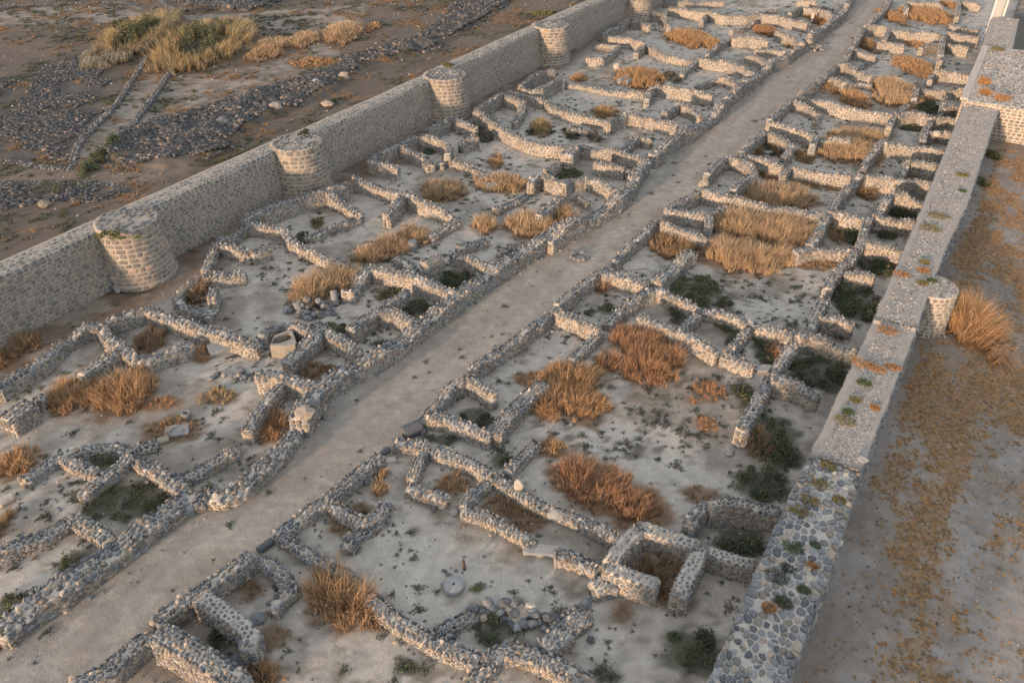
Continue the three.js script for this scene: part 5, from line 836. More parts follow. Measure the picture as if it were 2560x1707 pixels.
function tower(label, x, z, rt, rb, h) {
  const root = thing('round_tower', label, 'tower', 'round towers of the left wall', x, 0, z), S = [], rad = y => rb + (rt - rb) * Math.min(1, y / h) + (y < .25 ? .06 : 0);
  const prof = [[rb + .05, -.2], [rb + .05, .22], [rad(.3), .3]]; for (let k = 1; k <= 6; k++) prof.push([rad(.3 + (h - .33) * k / 6), .3 + (h - .33) * k / 6]); prof.push([rt - .1, h - .02]); prof.push([rt - .3, h - .08], [0, h - .03]);
  part('mortar_core', new THREE.LatheGeometry(prof.map(p => new THREE.Vector2(...p)), 48), wallMortar, root);
  let v = .03; while (v < h - .06) { let rh = rnd(.20, .27); if (h - v - rh < .16) rh = h - v; const r = rad(v + rh / 2), nst = Math.round(2 * Math.PI * r / .36); let a = rnd(0, .3); const end = a + 2 * Math.PI; while (a < end) { const sw = rnd(.28, .56) / r, an = a + sw / 2, c = v + rh / 2 + (v < h * .55 ? .035 : .01) * n2(an * 3, v * 4, z); if (c + rh * .4 < h + .1 && !(v > h - .35 && n2(an * 1.4, z, 77) > .22)) { const Z = unit([Math.cos(an), (rb - rt) / h, Math.sin(an)]), X0 = [-Math.sin(an), rnd(-.06, .06), Math.cos(an)], d = X0[0] * Z[0] + X0[1] * Z[1] + X0[2] * Z[2], X = unit(X0.map((e, i) => e - d * Z[i])), Y = [Z[1] * X[2] - Z[2] * X[1], Z[2] * X[0] - Z[0] * X[2], Z[0] * X[1] - Z[1] * X[0]]; S.push({ g: pick(boxyStones), p: [Math.cos(an) * r, c, Math.sin(an) * r], x: X, y: Y, z: Z, s: [sw * r - rnd(.02, .045), rh - rnd(.02, .04), rnd(.02, .05)], m: faceTone() }); } a += sw; } v += rh; }
  for (const c of mosaic(-rt, rt, -rt, rt, .28, .26, .36)) { const q = Math.hypot(c.u, c.v), e = Math.sqrt(c.A); if (q > rt - .06 || (q < rt - .35 && R() < .3)) continue; S.push({ poly: c.poly.map(w => [w[0], -w[1]]).reverse(), p: [c.u, h - .05, c.v], x: [1, 0, 0], y: [0, 0, -1], z: [0, 1, 0], s: [e, e, rnd(.05, .11)], gap: rnd(.015, .04), m: topTone() }); }
  for (const s of S) { const [a, b, c] = s.x, [d, e, f] = s.y, cx = b * f - c * e, cy = c * d - a * f, cz = a * e - b * d; if (cx * s.z[0] + cy * s.z[1] + cz * s.z[2] < 0 && !s.poly) s.x = s.x.map(q => -q); }
  layStones(root, S, faceMats, FACE, 300, 9);
}
R = mulberry(101);
for (const t of TOWERS) tower(...t);
for (const c of CURTAINS) curtain(...c);

// ---------------------------------------------------------------- the thick rampart on the right
function rampartSection(label, name, zs, h, o) {
  const zc = (zs[0] + zs[zs.length - 1]) / 2, xc = (rampL(zc) + rampR(zc)) / 2, root = thing('rampart', label, 'fortress wall', undefined, xc, 0, zc), L = zs[0] - zs[1], n = Math.ceil(L / .4), S = [], el = o.left || rampL, er = o.right || rampR;
  const pos = [], uv = [], idx = [], wob = (z, k) => (o.deck ? .04 : .085) * n2(z * 1.3, k, 50) + (o.deck ? .02 : .05) * n2(z * 4, k, 51), top = z => h + .03 * n2(z * .7, 3, 52);
  const prof = z => { const l = el(z) - xc + wob(z, 1), r = er(z) - xc + wob(z, 2), t = top(z); return o.deck ? [[l + .0, -.2], [l, t - .12], [l + .04, t - .09], [l + o.ledge, t - .08], [l + o.ledge + .01, t - .01], [r - .16, t], [r - .13, t + .03], [r - .03, t + .02], [r, t - .06], [r + .06, -.2]] : [[l - .05, -.2], [l, t - .08], [l + .08, t - .01], [(l + r) / 2, t + .02], [r - .08, t - .01], [r, t - .08], [r + .08, -.2]]; };
  let m = 0; for (let i = 0; i <= n; i++) { const z = zs[0] - L * i / n, p = prof(z); m = p.length; let acc = 0; p.forEach(([x, y], j) => { if (j) acc += Math.hypot(x - p[j - 1][0], y - p[j - 1][1]); pos.push(x, y, z - zc); uv.push(z / 1.7, acc / 1.7); }); }
  for (let i = 0; i < n; i++) for (let j = 0; j < m - 1; j++) { const a = i * m + j, b = a + m; idx.push(a, a + 1, b, b, a + 1, b + 1); }
  for (const e of [0, n]) for (let j = 1; j < m - 1; j++) { const a = e * m; e ? idx.push(a, a + j + 1, a + j) : idx.push(a, a + j, a + j + 1); }
  const g = new THREE.BufferGeometry(); g.setAttribute('position', new THREE.Float32BufferAttribute(pos, 3)); g.setAttribute('uv', new THREE.Float32BufferAttribute(uv, 2)); g.setIndex(idx); g.computeVertexNormals(); part('mortar_core', g, o.mat || limeMortar, root);
  if (!o.deck) { // cobbled top
    for (const c of [...mosaic(0, L * .62, -.03, 1.75, .255, .225, .46), ...mosaic(L * .62, L * .8, -.03, 1.75, .23, .17, .46), ...mosaic(L * .8, L, -.03, 1.75, .17, .15, .46)].map(c => (c.u = L - c.u, c.poly = c.poly.map(q => [-q[0], q[1]]).reverse(), c))) { const z = zs[0] - c.u, x = el(z) + (er(z) - el(z)) * c.v / 1.72, e = Math.sqrt(c.A); if (R() < .05) continue; S.push({ poly: c.poly, p: [x - xc, top(z) - .02, z - zc], x: [0, rnd(-.08, .08), -1], y: [-1, 0, 0], z: [0, 1, 0], s: [e, e, rnd(.05, .13)], gap: rnd(.012, .055), m: basaltTone() }); }
    for (const q of S) { q.x = [0, 0, -1]; q.y = [-1, 0, 0]; q.poly = q.poly.map(e => [e[0], -e[1]]).reverse(); }
  }
  for (const sd of [-1, 1]) { let v = .02; while (v < h - .16) { const rh = rnd(.13, .2); let z = zs[0]; while (z > zs[1] + .15) { const sw = rnd(.16, .34), zz = z - sw / 2; const x = (sd < 0 ? el(zz) + wob(zz, 1) : er(zz) + wob(zz, 2)) - xc + (sd > 0 ? .06 * (1 - v / h) : 0); S.push({ g: pick(boxyStones), p: [x, v + rh / 2, zz - zc], x: [0, 0, -sd], y: [0, 1, 0], z: [sd, 0, 0], s: [sw - .035, rh - .03, rnd(.02, .05)], m: basaltTone() }); z -= sw; } v += rh; } }
  for (const s of S) { const [a, b, c] = s.x, [d, e, f] = s.y, cx = b * f - c * e, cy = c * d - a * f, cz = a * e - b * d; if (cx * s.z[0] + cy * s.z[1] + cz * s.z[2] < 0 && !s.poly) s.x = s.x.map(q => -q); }
  layStones(root, S, stoneMats, TONES, 300, 10);
  if (o.deck) pebbles(root, (zs[0] - zs[1]), (u, v) => { const z = zs[0] - u * (zs[0] - zs[1]), l = el(z) + o.ledge + .03, r = er(z) - .2; return [l + v * (r - l) - xc, top(z) - .005, z - zc]; }, Math.round((zs[0] - zs[1]) * 1.5 / (o.sp * o.sp)), o.sp);
  return root;
}
const pebbleGeos = [0, 1, 2].map(i => { const g = rocks[i].clone(); g.scale(1, .7, .8); return g; });
function pebbles(root, L, f, count, sp) {
  const mat = std(1, 1, 1, { roughness: .9 }), mesh = new THREE.InstancedMesh(pebbleGeos[0], mat, count), q = new THREE.Quaternion(), e = new THREE.Euler(), c = new THREE.Color();
  for (let i = 0; i < count; i++) { const p = f(R(), R()), s = sp * rnd(.45, .95); M4.compose(PP.set(...p), q.setFromEuler(e.set(rnd(-.3, .3), rnd(0, 6.3), rnd(-.3, .3))), PS.set(s * rnd(.9, 1.4), s * .8, s)); mesh.setMatrixAt(i, M4); const t = R() < .45 ? pick([[.10, .105, .11], [.13, .135, .14], [.17, .17, .168]]) : R() < .35 ? [.30, .245, .21] : R() < .45 ? [.42, .39, .36] : [.26, .245, .23]; mesh.setColorAt(i, c.setRGB(...t)); }
  mesh.name = 'pebble_paving'; mesh.userData.kind = 'stuff'; mesh.castShadow = mesh.receiveShadow = true; root.add(mesh);
}
const paveMat = std(.36, .33, .30, { map: mortarMap, bumpMap: mortarMap, bumpScale: .02 });
R = mulberry(202);
rampartSection('cobble-topped front stretch of the thick rampart, stones in white mortar, bottom right', '', [-9.5, -21.45], 2.0, { mat: limeMortar });
rampartSection('pebble-paved middle stretch of the thick rampart between cobbles and bastion', '', [-21.5, -31.0], 2.06, { deck: true, ledge: .3, sp: .085, mat: paveMat });
rampartSection('pebble-paved stretch of the thick rampart beyond the bastion up to the platform', '', [-31.05, -61.4], 2.06, { deck: true, ledge: .26, sp: .11, mat: paveMat });
rampartSection('far end stretch of the thick rampart behind the platform', '', [-77.2, -88.5], 2.2, { deck: true, ledge: .35, sp: .13, mat: paveMat });
{ // half-round bastion
  const B = BASTION, root = thing('bastion', 'half-round bastion with a sunlit top band on the rampart\'s outer side', 'bastion', undefined, B[0], 0, B[1]), r = B[2], h = 2.04, S = [], sh = new THREE.Shape();
  const xi = -.25; sh.moveTo(xi, -r); for (let k = 0; k <= 20; k++) { const a = -Math.PI / 2 + Math.PI * k / 20; sh.lineTo(Math.cos(a) * B[3], Math.sin(a) * r); } sh.lineTo(xi, r); sh.closePath();
  const g = new THREE.ExtrudeGeometry(sh, { depth: h + .2, bevelEnabled: false, curveSegments: 20 }); g.rotateX(Math.PI / 2); g.translate(0, h, 0); part('mortar_core', g, mortar, root);
  let v = .03; while (v < h - .06) { const rh = Math.min(rnd(.14, .22), h - v); let a = -Math.PI / 2; while (a < Math.PI / 2) { const sw = rnd(.2, .38) / Math.max(r, B[3]), an = a + sw / 2, px = Math.cos(an) * B[3], pz = Math.sin(an) * r, Z = unit([Math.cos(an) / B[3], 0, Math.sin(an) / r]); S.push({ g: pick(boxyStones), p: [px, v + rh / 2, pz], x: [-Z[2], 0, Z[0]], y: [0, 1, 0], z: Z, s: [sw * Math.max(r, B[3]) * .9 - .03, rh - .03, rnd(.02, .045)], m: faceTone() }); a += sw; } v += rh; }
  for (const s of S) { const [a, b, c] = s.x, [d, e, f] = s.y, cx = b * f - c * e, cy = c * d - a * f, cz = a * e - b * d; if (cx * s.z[0] + cy * s.z[1] + cz * s.z[2] < 0 && !s.poly) s.x = s.x.map(q => -q); }
  layStones(root, S, faceMats, FACE, 300, 9);
  pebbles(root, 1, (u, w) => { const a = -Math.PI / 2 + Math.PI * u, q = Math.sqrt(w); return [Math.cos(a) * B[3] * q * .97, h + .005, Math.sin(a) * r * q * .97]; }, 480, .1);
}
{ // wide platform joining the rampart at the upper right
  const x0 = -1.35, x1 = 9, z0 = -61.5, z1 = -77, h = 2.3, root = thing('platform', 'wide rubble-topped platform with a sunlit front wall, right edge', 'platform', undefined, (x0 + x1) / 2, 0, (z0 + z1) / 2), S = [], cx = (x0 + x1) / 2, cz = (z0 + z1) / 2;
  const xr = x => x < 1.05 ? z0 : z0 - .0;
  const g = new THREE.BoxGeometry(x1 - x0, h + .2, z0 - z1, 20, 4, 24), p = g.attributes.position; for (let i = 0; i < p.count; i++) if (p.getY(i) > 0) p.setY(i, p.getY(i) + .05 * n2(p.getX(i) * .7, p.getZ(i) * .7, 61)); g.translate(0, h / 2 - .1, 0); g.computeVertexNormals(); part('mortar_core', g, mortar, root);
  let v = .03; while (v < h - .08) { const rh = Math.min(rnd(.16, .27), h - v); let x = x0; while (x < x1) { const sw = rnd(.22, .45); S.push({ g: pick(boxyStones), p: [x + sw / 2 - cx, v + rh / 2, z0 - cz], x: [1, 0, 0], y: [0, 1, 0], z: [0, 0, 1], s: [sw - .04, rh - .04, rnd(.02, .05)], m: faceTone() }); x += sw; } let z = z0; while (z > z1) { const sw = rnd(.22, .45); S.push({ g: pick(boxyStones), p: [x0 - cx, v + rh / 2, z - sw / 2 - cz], x: [0, 0, 1], y: [0, 1, 0], z: [-1, 0, 0], s: [sw - .04, rh - .04, rnd(.02, .05)], m: faceTone() }); z -= sw; } v += rh; }
  layStones(root, S, faceMats, FACE, 300, 9);
  pebbles(root, 1, (u, w) => [x0 + .4 + u * (x1 - x0 - .4) - cx, h + .01 + .05 * n2((x0 + .4 + u * (x1 - x0 - .4) - cx) * .7, (z0 - .1 - w * (z0 - z1) - cz) * .7, 61), z0 - .1 - w * (z0 - z1 - .1) - cz], 6500, .17);
  part('plaster_ledge', new THREE.BoxGeometry(.5, .2, z0 - z1 - .4, 1, 1, 20).translate(x0 + .1 - cx, h - .02, 0), plaster, root);
}
{ // gate tower beside the rampart, behind the viewpoint: its long evening shade lies over the near rooms and the cobbled rampart
  const root = thing('gate_tower', 'square stone gate tower standing on the rampart behind the viewpoint', 'tower', undefined, -1.9, 0, 4.5), w = 8.4, d = 5, h = 5.2;
  const g = new THREE.BoxGeometry(w, h + .2, d, 14, 8, 8), p = g.attributes.position; for (let i = 0; i < p.count; i++) { const k = .05; p.setXYZ(i, p.getX(i) + k * perlin.noise(p.getY(i) * 1.3, p.getZ(i) * 1.3, 5), p.getY(i) + (p.getY(i) > h / 2 ? .22 * n2(p.getX(i) * .9, p.getZ(i) * .9, 66) : 0), p.getZ(i) + k * perlin.noise(p.getX(i) * 1.3, p.getY(i) * 1.3, 9)); }
  g.translate(0, h / 2 - .1, 0); g.computeVertexNormals(); part('mortar_core', g, mortar, root); const S = [];
  for (const sd of [-1, 1]) for (const c of mosaic(-w / 2, w / 2, 0, h - .1, .42, .27, .2)) S.push({ poly: c.poly, p: [sd * c.u, c.v, sd * d / 2], x: [sd, 0, 0], y: [0, 1, 0], z: [0, 0, sd], s: [.3, .3, rnd(.05, .09)], gap: .03, m: faceTone() });
  layStones(root, S, faceMats, FACE, 300, 9);
}
// ---------------------------------------------------------------- house walls
R = mulberry(303);
WALLS.forEach((w, i) => rubbleWall(w[0], w[1], w[2], w[3], w[4] * (i < 8 ? 1.5 : 1), { size: i < 8 ? 1.15 : (Math.hypot(w[1][0][0], w[1][0][1]) < 24 ? .86 : 1) * rnd(.88, 1.1), lime: w[5] === 'lime', mat: w[5] === 'lime' ? limeMortar : undefined }));
R = mulberry(304);
for (const w of FIELD) rubbleWall(w[0], w[1], w[2], w[3], .05, { y: TERRACE - .16, mat: earthFill, tone: darkTone, core: 'earth_core', name: 'field_wall', category: 'field wall', size: 1.15 });
// ---------------------------------------------------------------- loose stones
R = mulberry(404);
for (const [label, x, z, y, s, tone, turn] of BOULDERS) { const m = part(numbered('boulder'), pick(boulders), stoneMats[tone], scene); m.position.set(x, y + groundY(x, z) * (y ? 0 : 1) - .03, z); m.rotation.y = turn; m.scale.set(...s); tag(m, label, 'boulder'); }
function drumGeo(r, len, seed) { const q = mulberry(seed), p = [[0, -len / 2], [r * .93, -len / 2], [r, -len / 2 + r * .08]]; for (let k = 1; k < 6; k++) p.push([r * (1 + (q() - .5) * .03), -len / 2 + len * k / 6]); p.push([r, len / 2 - r * .08], [r * .93, len / 2], [0, len / 2]); const g = new THREE.LatheGeometry(p.map(e => new THREE.Vector2(...e)), 18), P = g.attributes.position; for (let i = 0; i < P.count; i++) { const k = 1 + .05 * perlin.noise(P.getX(i) * 4 + seed, P.getY(i) * 3, P.getZ(i) * 4); P.setX(i, P.getX(i) * k); P.setZ(i, P.getZ(i) * k); } g.computeVertexNormals(); return g; }
DRUMS.forEach(([label, x1, z1, x2, z2, r, tone], i) => { const L = Math.hypot(x2 - x1, z2 - z1), m = part(numbered('column_drum'), drumGeo(r, L, i + 1), stoneMats[tone], scene); m.position.set((x1 + x2) / 2, r * .9, (z1 + z2) / 2); m.quaternion.setFromUnitVectors(new THREE.Vector3(0, 1, 0), new THREE.Vector3(x2 - x1, 0, z2 - z1).normalize()); tag(m, label, 'column drum'); });
STUMPS.forEach(([label, x, z, r, h, lean, tone], i) => { const m = part(numbered('column_stump'), drumGeo(r, h, i + 20), stoneMats[tone], scene); m.position.set(x, h / 2 - .05, z); m.rotation.set(-lean, 0, lean); tag(m, label, 'column stump'); });
function blockGeo(seed) { const g = new THREE.BoxGeometry(1, 1, 1, 4, 3, 4), p = g.attributes.position, q = seed * 3.3; for (let i = 0; i < p.count; i++) { const x = p.getX(i), y = p.getY(i), z = p.getZ(i), e = [x, y, z].filter(v => Math.abs(v) > .49).length, k = e === 3 ? .93 : e === 2 ? .97 : 1; p.setXYZ(i, x * k + .05 * perlin.noise(x * 2 + q, y * 2, z * 2), y * k + .06 * perlin.noise(x * 2, y * 2 + q, z * 2), z * k + .05 * perlin.noise(x * 2, y * 2, z * 2 + q)); } g.computeVertexNormals(); return g; }
BLOCKS.forEach(([label, x, z, sx, sy, sz, turn, tone], i) => { const m = part(numbered('stone_block'), blockGeo(i), stoneMats[tone], scene); m.position.set(x, sy / 2 - .03, z); m.scale.set(sx, sy, sz); m.rotation.set(sy < .35 ? .08 : 0, turn + .53, .03, 'YXZ'); tag(m, label, 'stone block'); });
PILES.forEach(([label, x, z, rx, rz, n, size, h], i) => {
  const root = thing('stone_pile', label, 'stone pile', undefined, x, 0, z);
  for (let k = 0; k < n; k++) { const a = h === 0 ? k / n * 6.28 : rnd(0, 6.28), q = h === 0 ? 1 : Math.sqrt(R()), u = Math.cos(a) * q * rx, w = Math.sin(a) * q * rz, s = size * rnd(.55, 1.15), m = part('stone', pick(boulders), stoneMats[h === 0 ? 2 : basaltTone()], root); m.position.set(CW[0] * u + CF[0] * w, Math.max(0, h * (1 - q * q) * rnd(.3, 1) - .05), CW[1] * u + CF[1] * w); m.scale.set(s * rnd(.9, 1.3), s * rnd(.6, .9), s); m.rotation.y = rnd(0, 6.28); }
});
{ // stone trough
  const root = thing('stone_trough', 'pale hollowed stone trough with a pointed back corner inside the curved wall', 'trough', undefined, TROUGH_C[0], 0, TROUGH_C[1]), sh = new THREE.Shape(TROUGH_OUT.map(([x, z]) => new THREE.Vector2(x, -z)));
  const hole = new THREE.Path(TROUGH_IN.map(([x, z]) => new THREE.Vector2(x, -z))); sh.holes.push(hole); const mat = std(.30, .275, .235, { map: stoneMap, bumpMap: stoneBump, bumpScale: .015 });
  const g = new THREE.ExtrudeGeometry(sh, { depth: .6, bevelEnabled: true, bevelSize: .03, bevelThickness: .03, bevelSegments: 2 }); g.rotateX(-Math.PI / 2); part('basin', g, mat, root);
  const fl = new THREE.ExtrudeGeometry(new THREE.Shape(TROUGH_IN.map(([x, z]) => new THREE.Vector2(x * 1.03, -z * 1.03))), { depth: .22, bevelEnabled: false }); fl.rotateX(-Math.PI / 2); part('basin_floor', fl, mat, root);
}
{ // millstone
  const root = thing('millstone', 'round grey millstone with a centre hole lying in the open court', 'millstone', undefined, MILL[0], 0, MILL[1]), r = .33, h = .2, p = [[.035, .06], [.035, h - .03], [.06, h + .005], [r * .6, h], [r - .03, h - .015], [r, h - .05], [r + .01, h * .5], [r, 0]];
  const g = new THREE.LatheGeometry(p.map(e => new THREE.Vector2(...e)), 40), P = g.attributes.position; for (let i = 0; i < P.count; i++) { const a = Math.atan2(P.getZ(i), P.getX(i)), q = Math.hypot(P.getX(i), P.getZ(i)) > .2 ? 1 + .035 * n2(Math.cos(a) * 1.5, Math.sin(a) * 1.5, 70) : 1; P.setX(i, P.getX(i) * q); P.setZ(i, P.getZ(i) * q); P.setY(i, P.getY(i) + P.getX(i) * .06); } g.computeVertexNormals(); part('grinding_stone', g, stoneMats[6], root);
  for (let k = 0; k < 3; k++) { const m = part('chock', boulders[k], stoneMats[k ? 2 : 4], root), a = 2.2 + k * 1.3; m.position.set(Math.cos(a) * .34, -.02, -Math.sin(a) * .3); m.scale.set(.2, .14, .16); }
}
{ // short rusty post, stone ring basin, thin pale post
  const m = part(numbered('rusty_post'), new THREE.CylinderGeometry(.045, .055, .42, 8).translate(0, .2, 0), std(.075, .05, .042), scene); m.position.set(POST[0], 0, POST[1]); m.rotation.z = .08; tag(m, 'short rusty post standing behind the millstone', 'post');
  const q = part(numbered('stone_basin'), new THREE.LatheGeometry([[.0, .1], [.08, .11], [.11, .24], [.16, .25], [.19, .2], [.18, 0]].map(e => new THREE.Vector2(...e)), 20), stoneMats[2], scene); q.position.set(RINGB[0], 0, RINGB[1]); tag(q, 'small round stone basin with a dark hollow among brown weeds, left yard', 'stone basin');
  const p = part(numbered('marker_post'), new THREE.BoxGeometry(.22, .95, .12).translate(0, .45, 0), std(.42, .40, .36), scene); p.position.set(MPOST[0], 0, MPOST[1]); tag(p, 'thin pale marker post in the far brown-reed room', 'post');
}
{ // gate posts and wire fence beyond the far rampart end
  const white = std(.55, .55, .53, { roughness: .5 }), grey = std(.30, .31, .31, { roughness: .6 });
  const a = thing('steel_pylon', 'broad white-edged steel pylon at the top right corner', 'pylon', undefined, GATE[0][0], 0, GATE[0][1]); part('web', new THREE.BoxGeometry(.62, 5.2, .18).translate(.3, 2.6, 0), grey, a); part('flange', new THREE.BoxGeometry(.12, 5.25, .4).translate(-.07, 2.6, 0), white, a); part('flange', new THREE.BoxGeometry(.07, 5.2, .3).translate(.65, 2.6, 0), grey, a); part('base_plate', new THREE.BoxGeometry(1.0, .06, .6).translate(.28, .03, 0), grey, a);
  const b = thing('white_post', 'slim white post right of the steel pylon, top right corner', 'post', undefined, GATE[1][0], 0, GATE[1][1]); part('shaft', new THREE.CylinderGeometry(.1, .12, 5, 14).translate(0, 2.5, 0), white, b); part('base_plate', new THREE.CylinderGeometry(.2, .22, .06, 14).translate(0, .03, 0), grey, b);
  const f = thing('wire_fence', 'wire fence with thin rails beyond the far rampart end', 'fence', undefined, GATE[2][0], 0, GATE[2][1]); const steel = std(.30, .30, .29, { roughness: .5, metalness: .5 });
  for (let k = 0; k < 6; k++) { part('fence_post', new THREE.CylinderGeometry(.04, .04, 1.9, 8).translate(k * 2.4, .6, -k * .2), steel, f); }
  for (let k = 0; k < 3; k++) part('rail', new THREE.CylinderGeometry(.02, .02, 12.1, 6).rotateZ(Math.PI / 2).rotateY(.083).translate(6, .3 + k * .55, -.5), steel, f);
  const wires = []; for (let k = 0; k < 130; k++) wires.push(new THREE.BoxGeometry(.012, 1.5, .012).translate(k * .0925, .65, -k * .0077)); part('mesh_wires', mergeGeometries(wires), steel, f, 'stuff');
}
// ---------------------------------------------------------------- dry reeds, bushes, weeds
const STRAW = [[.49, .36, .225], [.475, .30, .155], [.40, .225, .12], [.30, .205, .115], [.41, .32, .165]];
function bladeSoup() { const p = [], c = [], ix = []; return { blade(x, y, z, len, w, lx, lz, col) { const a = R() * 6.283, wx = Math.cos(a) * w * .5, wz = Math.sin(a) * w * .5, b = p.length / 3, m = .58, l2 = Math.max(.2, 1 - (lx * lx + lz * lz) * .5); p.push(x - wx, y, z - wz, x + wx, y, z + wz, x + lx * len * .4 - wx * .9, y + len * m, z + lz * len * .4 - wz * .9, x + lx * len * .4 + wx * .9, y + len * m, z + lz * len * .4 + wz * .9, x + lx * len, y + len * l2, z + lz * len); for (let k = 0; k < 5; k++) c.push(...col); ix.push(b, b + 1, b + 2, b + 1, b + 3, b + 2, b + 2, b + 3, b + 4); }, get n() { return ix.length; }, geo() { const g = new THREE.BufferGeometry(); g.setAttribute('position', new THREE.Float32BufferAttribute(p, 3)); g.setAttribute('color', new THREE.Float32BufferAttribute(c, 3)); g.setIndex(ix); g.computeVertexNormals(); return g; } }; }
R = mulberry(505);
function reedClump(label, ells, h, tone, dens, inner) {
  const [cx, cz] = ells[0], root = thing('reed_clump', label, 'dry grass', undefined, cx, 0, cz), live = bladeSoup(), dead = bladeSoup(), dist = Math.hypot(cx, cz, 20), sd = cx * 1.7 + cz;
  const tuft = []; // blades grow in tufts
  for (const e of ells) { const area = Math.PI * e[2] * e[3], nt = Math.min(1300, Math.max(6, Math.round(area * 42 * dens))); for (let k = 0; k < nt; k++) { const a = R() * 6.283, q = Math.sqrt(inner + (1 - inner) * R()) * (R() < .14 ? rnd(1, 1.28) : 1), u = Math.cos(a) * q * e[2], v = Math.sin(a) * q * e[3], x = e[0] + CW[0] * u + CF[0] * v, z = e[1] + CW[1] * u + CF[1] * v; if (q > .72 && n2(x * 1.1, z * 1.1, 80) < -.12) continue; tuft.push([x, z, q, e]); } }
  const per = Math.max(7, Math.min(18, Math.round(15000 / Math.max(1, tuft.length)))), wB = .0075 + .00022 * dist;
  for (const [x, z, q, e] of tuft) {
    const ox = (x - e[0]) / Math.max(e[2], .6), oz = (z - e[1]) / Math.max(e[2], .6), th = h * .88 * Math.max(.25, inner ? 1 - .6 * Math.max(0, q - 1) : 1 - .36 * q * q) * rnd(.6, 1.12), wind = [.10 + .25 * n2(x * .5, z * .5, 90), -.1 + .25 * n2(x * .5, z * .5, 95)], base = mix3(STRAW[tone], STRAW[pick([0, 1, 2, 3])], .35 * R()), gy = groundY(x, z);
    for (let b = 0; b < per; b++) { const k = rnd(.5, 1.4), old = R() < .2; (old ? dead : live).blade(x + rnd(-.07, .07) - cx, gy - .02, z + rnd(-.07, .07) - cz, th * rnd(.55, 1.1) * (old ? .5 : 1), wB * rnd(.7, 1.4), ox * .38 + wind[0] + rnd(-.42, .42), oz * .38 + wind[1] + rnd(-.42, .42), old ? [.17 * k, .105 * k, .055 * k] : base.map(v => v * k)); }
  }
  part('stalks', live.geo(), bladeMat, root, 'stuff'); if (dead.n) part('dead_leaves', dead.geo(), bladeMat, root, 'stuff');
}
for (const r of REEDS) reedClump(r[0], r[1], r[2], r[3], r[4], r[5]);
const GREEN = [[.058, .080, .036], [.078, .092, .036], [.135, .145, .045], [.12, .105, .085]];
function leafSoup() { const p = [], c = [], ix = []; return { leaf(x, y, z, s, col) { const u = unit([rnd(-1, 1), rnd(-.4, .9), rnd(-1, 1)]), w = unit([rnd(-1, 1), rnd(-1, 1), rnd(-1, 1)]), v = unit([u[1] * w[2] - u[2] * w[1], u[2] * w[0] - u[0] * w[2], u[0] * w[1] - u[1] * w[0]]), b = p.length / 3, t = s * .42; p.push(x, y, z, x + u[0] * s * .5 + v[0] * t, y + u[1] * s * .5 + v[1] * t, z + u[2] * s * .5 + v[2] * t, x + u[0] * s, y + u[1] * s, z + u[2] * s, x + u[0] * s * .5 - v[0] * t, y + u[1] * s * .5 - v[1] * t, z + u[2] * s * .5 - v[2] * t); for (let k = 0; k < 4; k++) c.push(...col); ix.push(b, b + 1, b + 2, b, b + 2, b + 3); }, geo() { const g = new THREE.BufferGeometry(); g.setAttribute('position', new THREE.Float32BufferAttribute(p, 3)); g.setAttribute('color', new THREE.Float32BufferAttribute(c, 3)); g.setIndex(ix); g.computeVertexNormals(); return g; } }; }
R = mulberry(606);
function shrub(label, e, h, tone, y0, name = 'shrub') {
  const root = thing(name, label, name === 'shrub' ? 'shrub' : 'weed', undefined, e[0], 0, e[1]), leaves = leafSoup(), twigs = bladeSoup(), area = Math.PI * e[2] * e[3], dist = Math.hypot(e[0], e[1], 20), n = Math.round(Math.min(6500, Math.max(120, area * 900 * (.6 + h)))), ls = .028 + .0009 * dist;
  const lumps = []; for (let k = 0; k < Math.max(5, Math.min(60, area * 7)); k++) { const a = R() * 6.283, q = Math.sqrt(R()), u = Math.cos(a) * q * e[2], v = Math.sin(a) * q * e[3]; lumps.push([CW[0] * u + CF[0] * v, CW[1] * u + CF[1] * v, rnd(.16, .38) * Math.min(1, .5 + Math.sqrt(area) * .3), h * (1 - .55 * q * q) * rnd(.45, 1.05), rnd(.65, 1.35)]); }
  if (tone === 3) { for (const l of lumps) for (let k = 0; k < 26; k++) twigs.blade(l[0] + rnd(-.1, .1), y0 || 0, l[1] + rnd(-.1, .1), h * rnd(.5, 1.1), .016 + .0002 * dist, rnd(-.7, .7), rnd(-.7, .7), tint(GREEN[3], .7, 1.3)); part('twigs', twigs.geo(), bladeMat, root, 'stuff'); return; }
  for (let k = 0; k < n; k++) { const l = pick(lumps), d = unit([rnd(-1, 1), rnd(-.2, 1), rnd(-1, 1)]), q = Math.cbrt(R()), x = l[0] + d[0] * l[2] * q, z = l[1] + d[2] * l[2] * q, y = Math.max(.01, l[3] * (.25 + .75 * Math.max(0, d[1]) * q)), col = R() < .12 ? [.16, .105, .05] : GREEN[tone]; leaves.leaf(x, y + (y0 || groundY(e[0] + x, e[1] + z)), z, ls * rnd(.6, 1.5), tint(col, .7 * l[4], 1.35 * l[4])); }
  for (const l of lumps) for (let k = 0; k < 3; k++) twigs.blade(l[0], y0 || 0, l[1], l[3], .015, rnd(-.4, .4), rnd(-.4, .4), [.10, .07, .045]);
  part('foliage', leaves.geo(), leafMat, root, 'stuff'); part('stems', twigs.geo(), bladeMat, root, 'stuff');
}
for (const s of SHRUBS) shrub(s[0], s[1], s[2], s[3], s[4]);
R = mulberry(707);
const WEED = [[.075, .115, .035], [.20, .17, .055], [.40, .205, .075], [.055, .065, .032]];
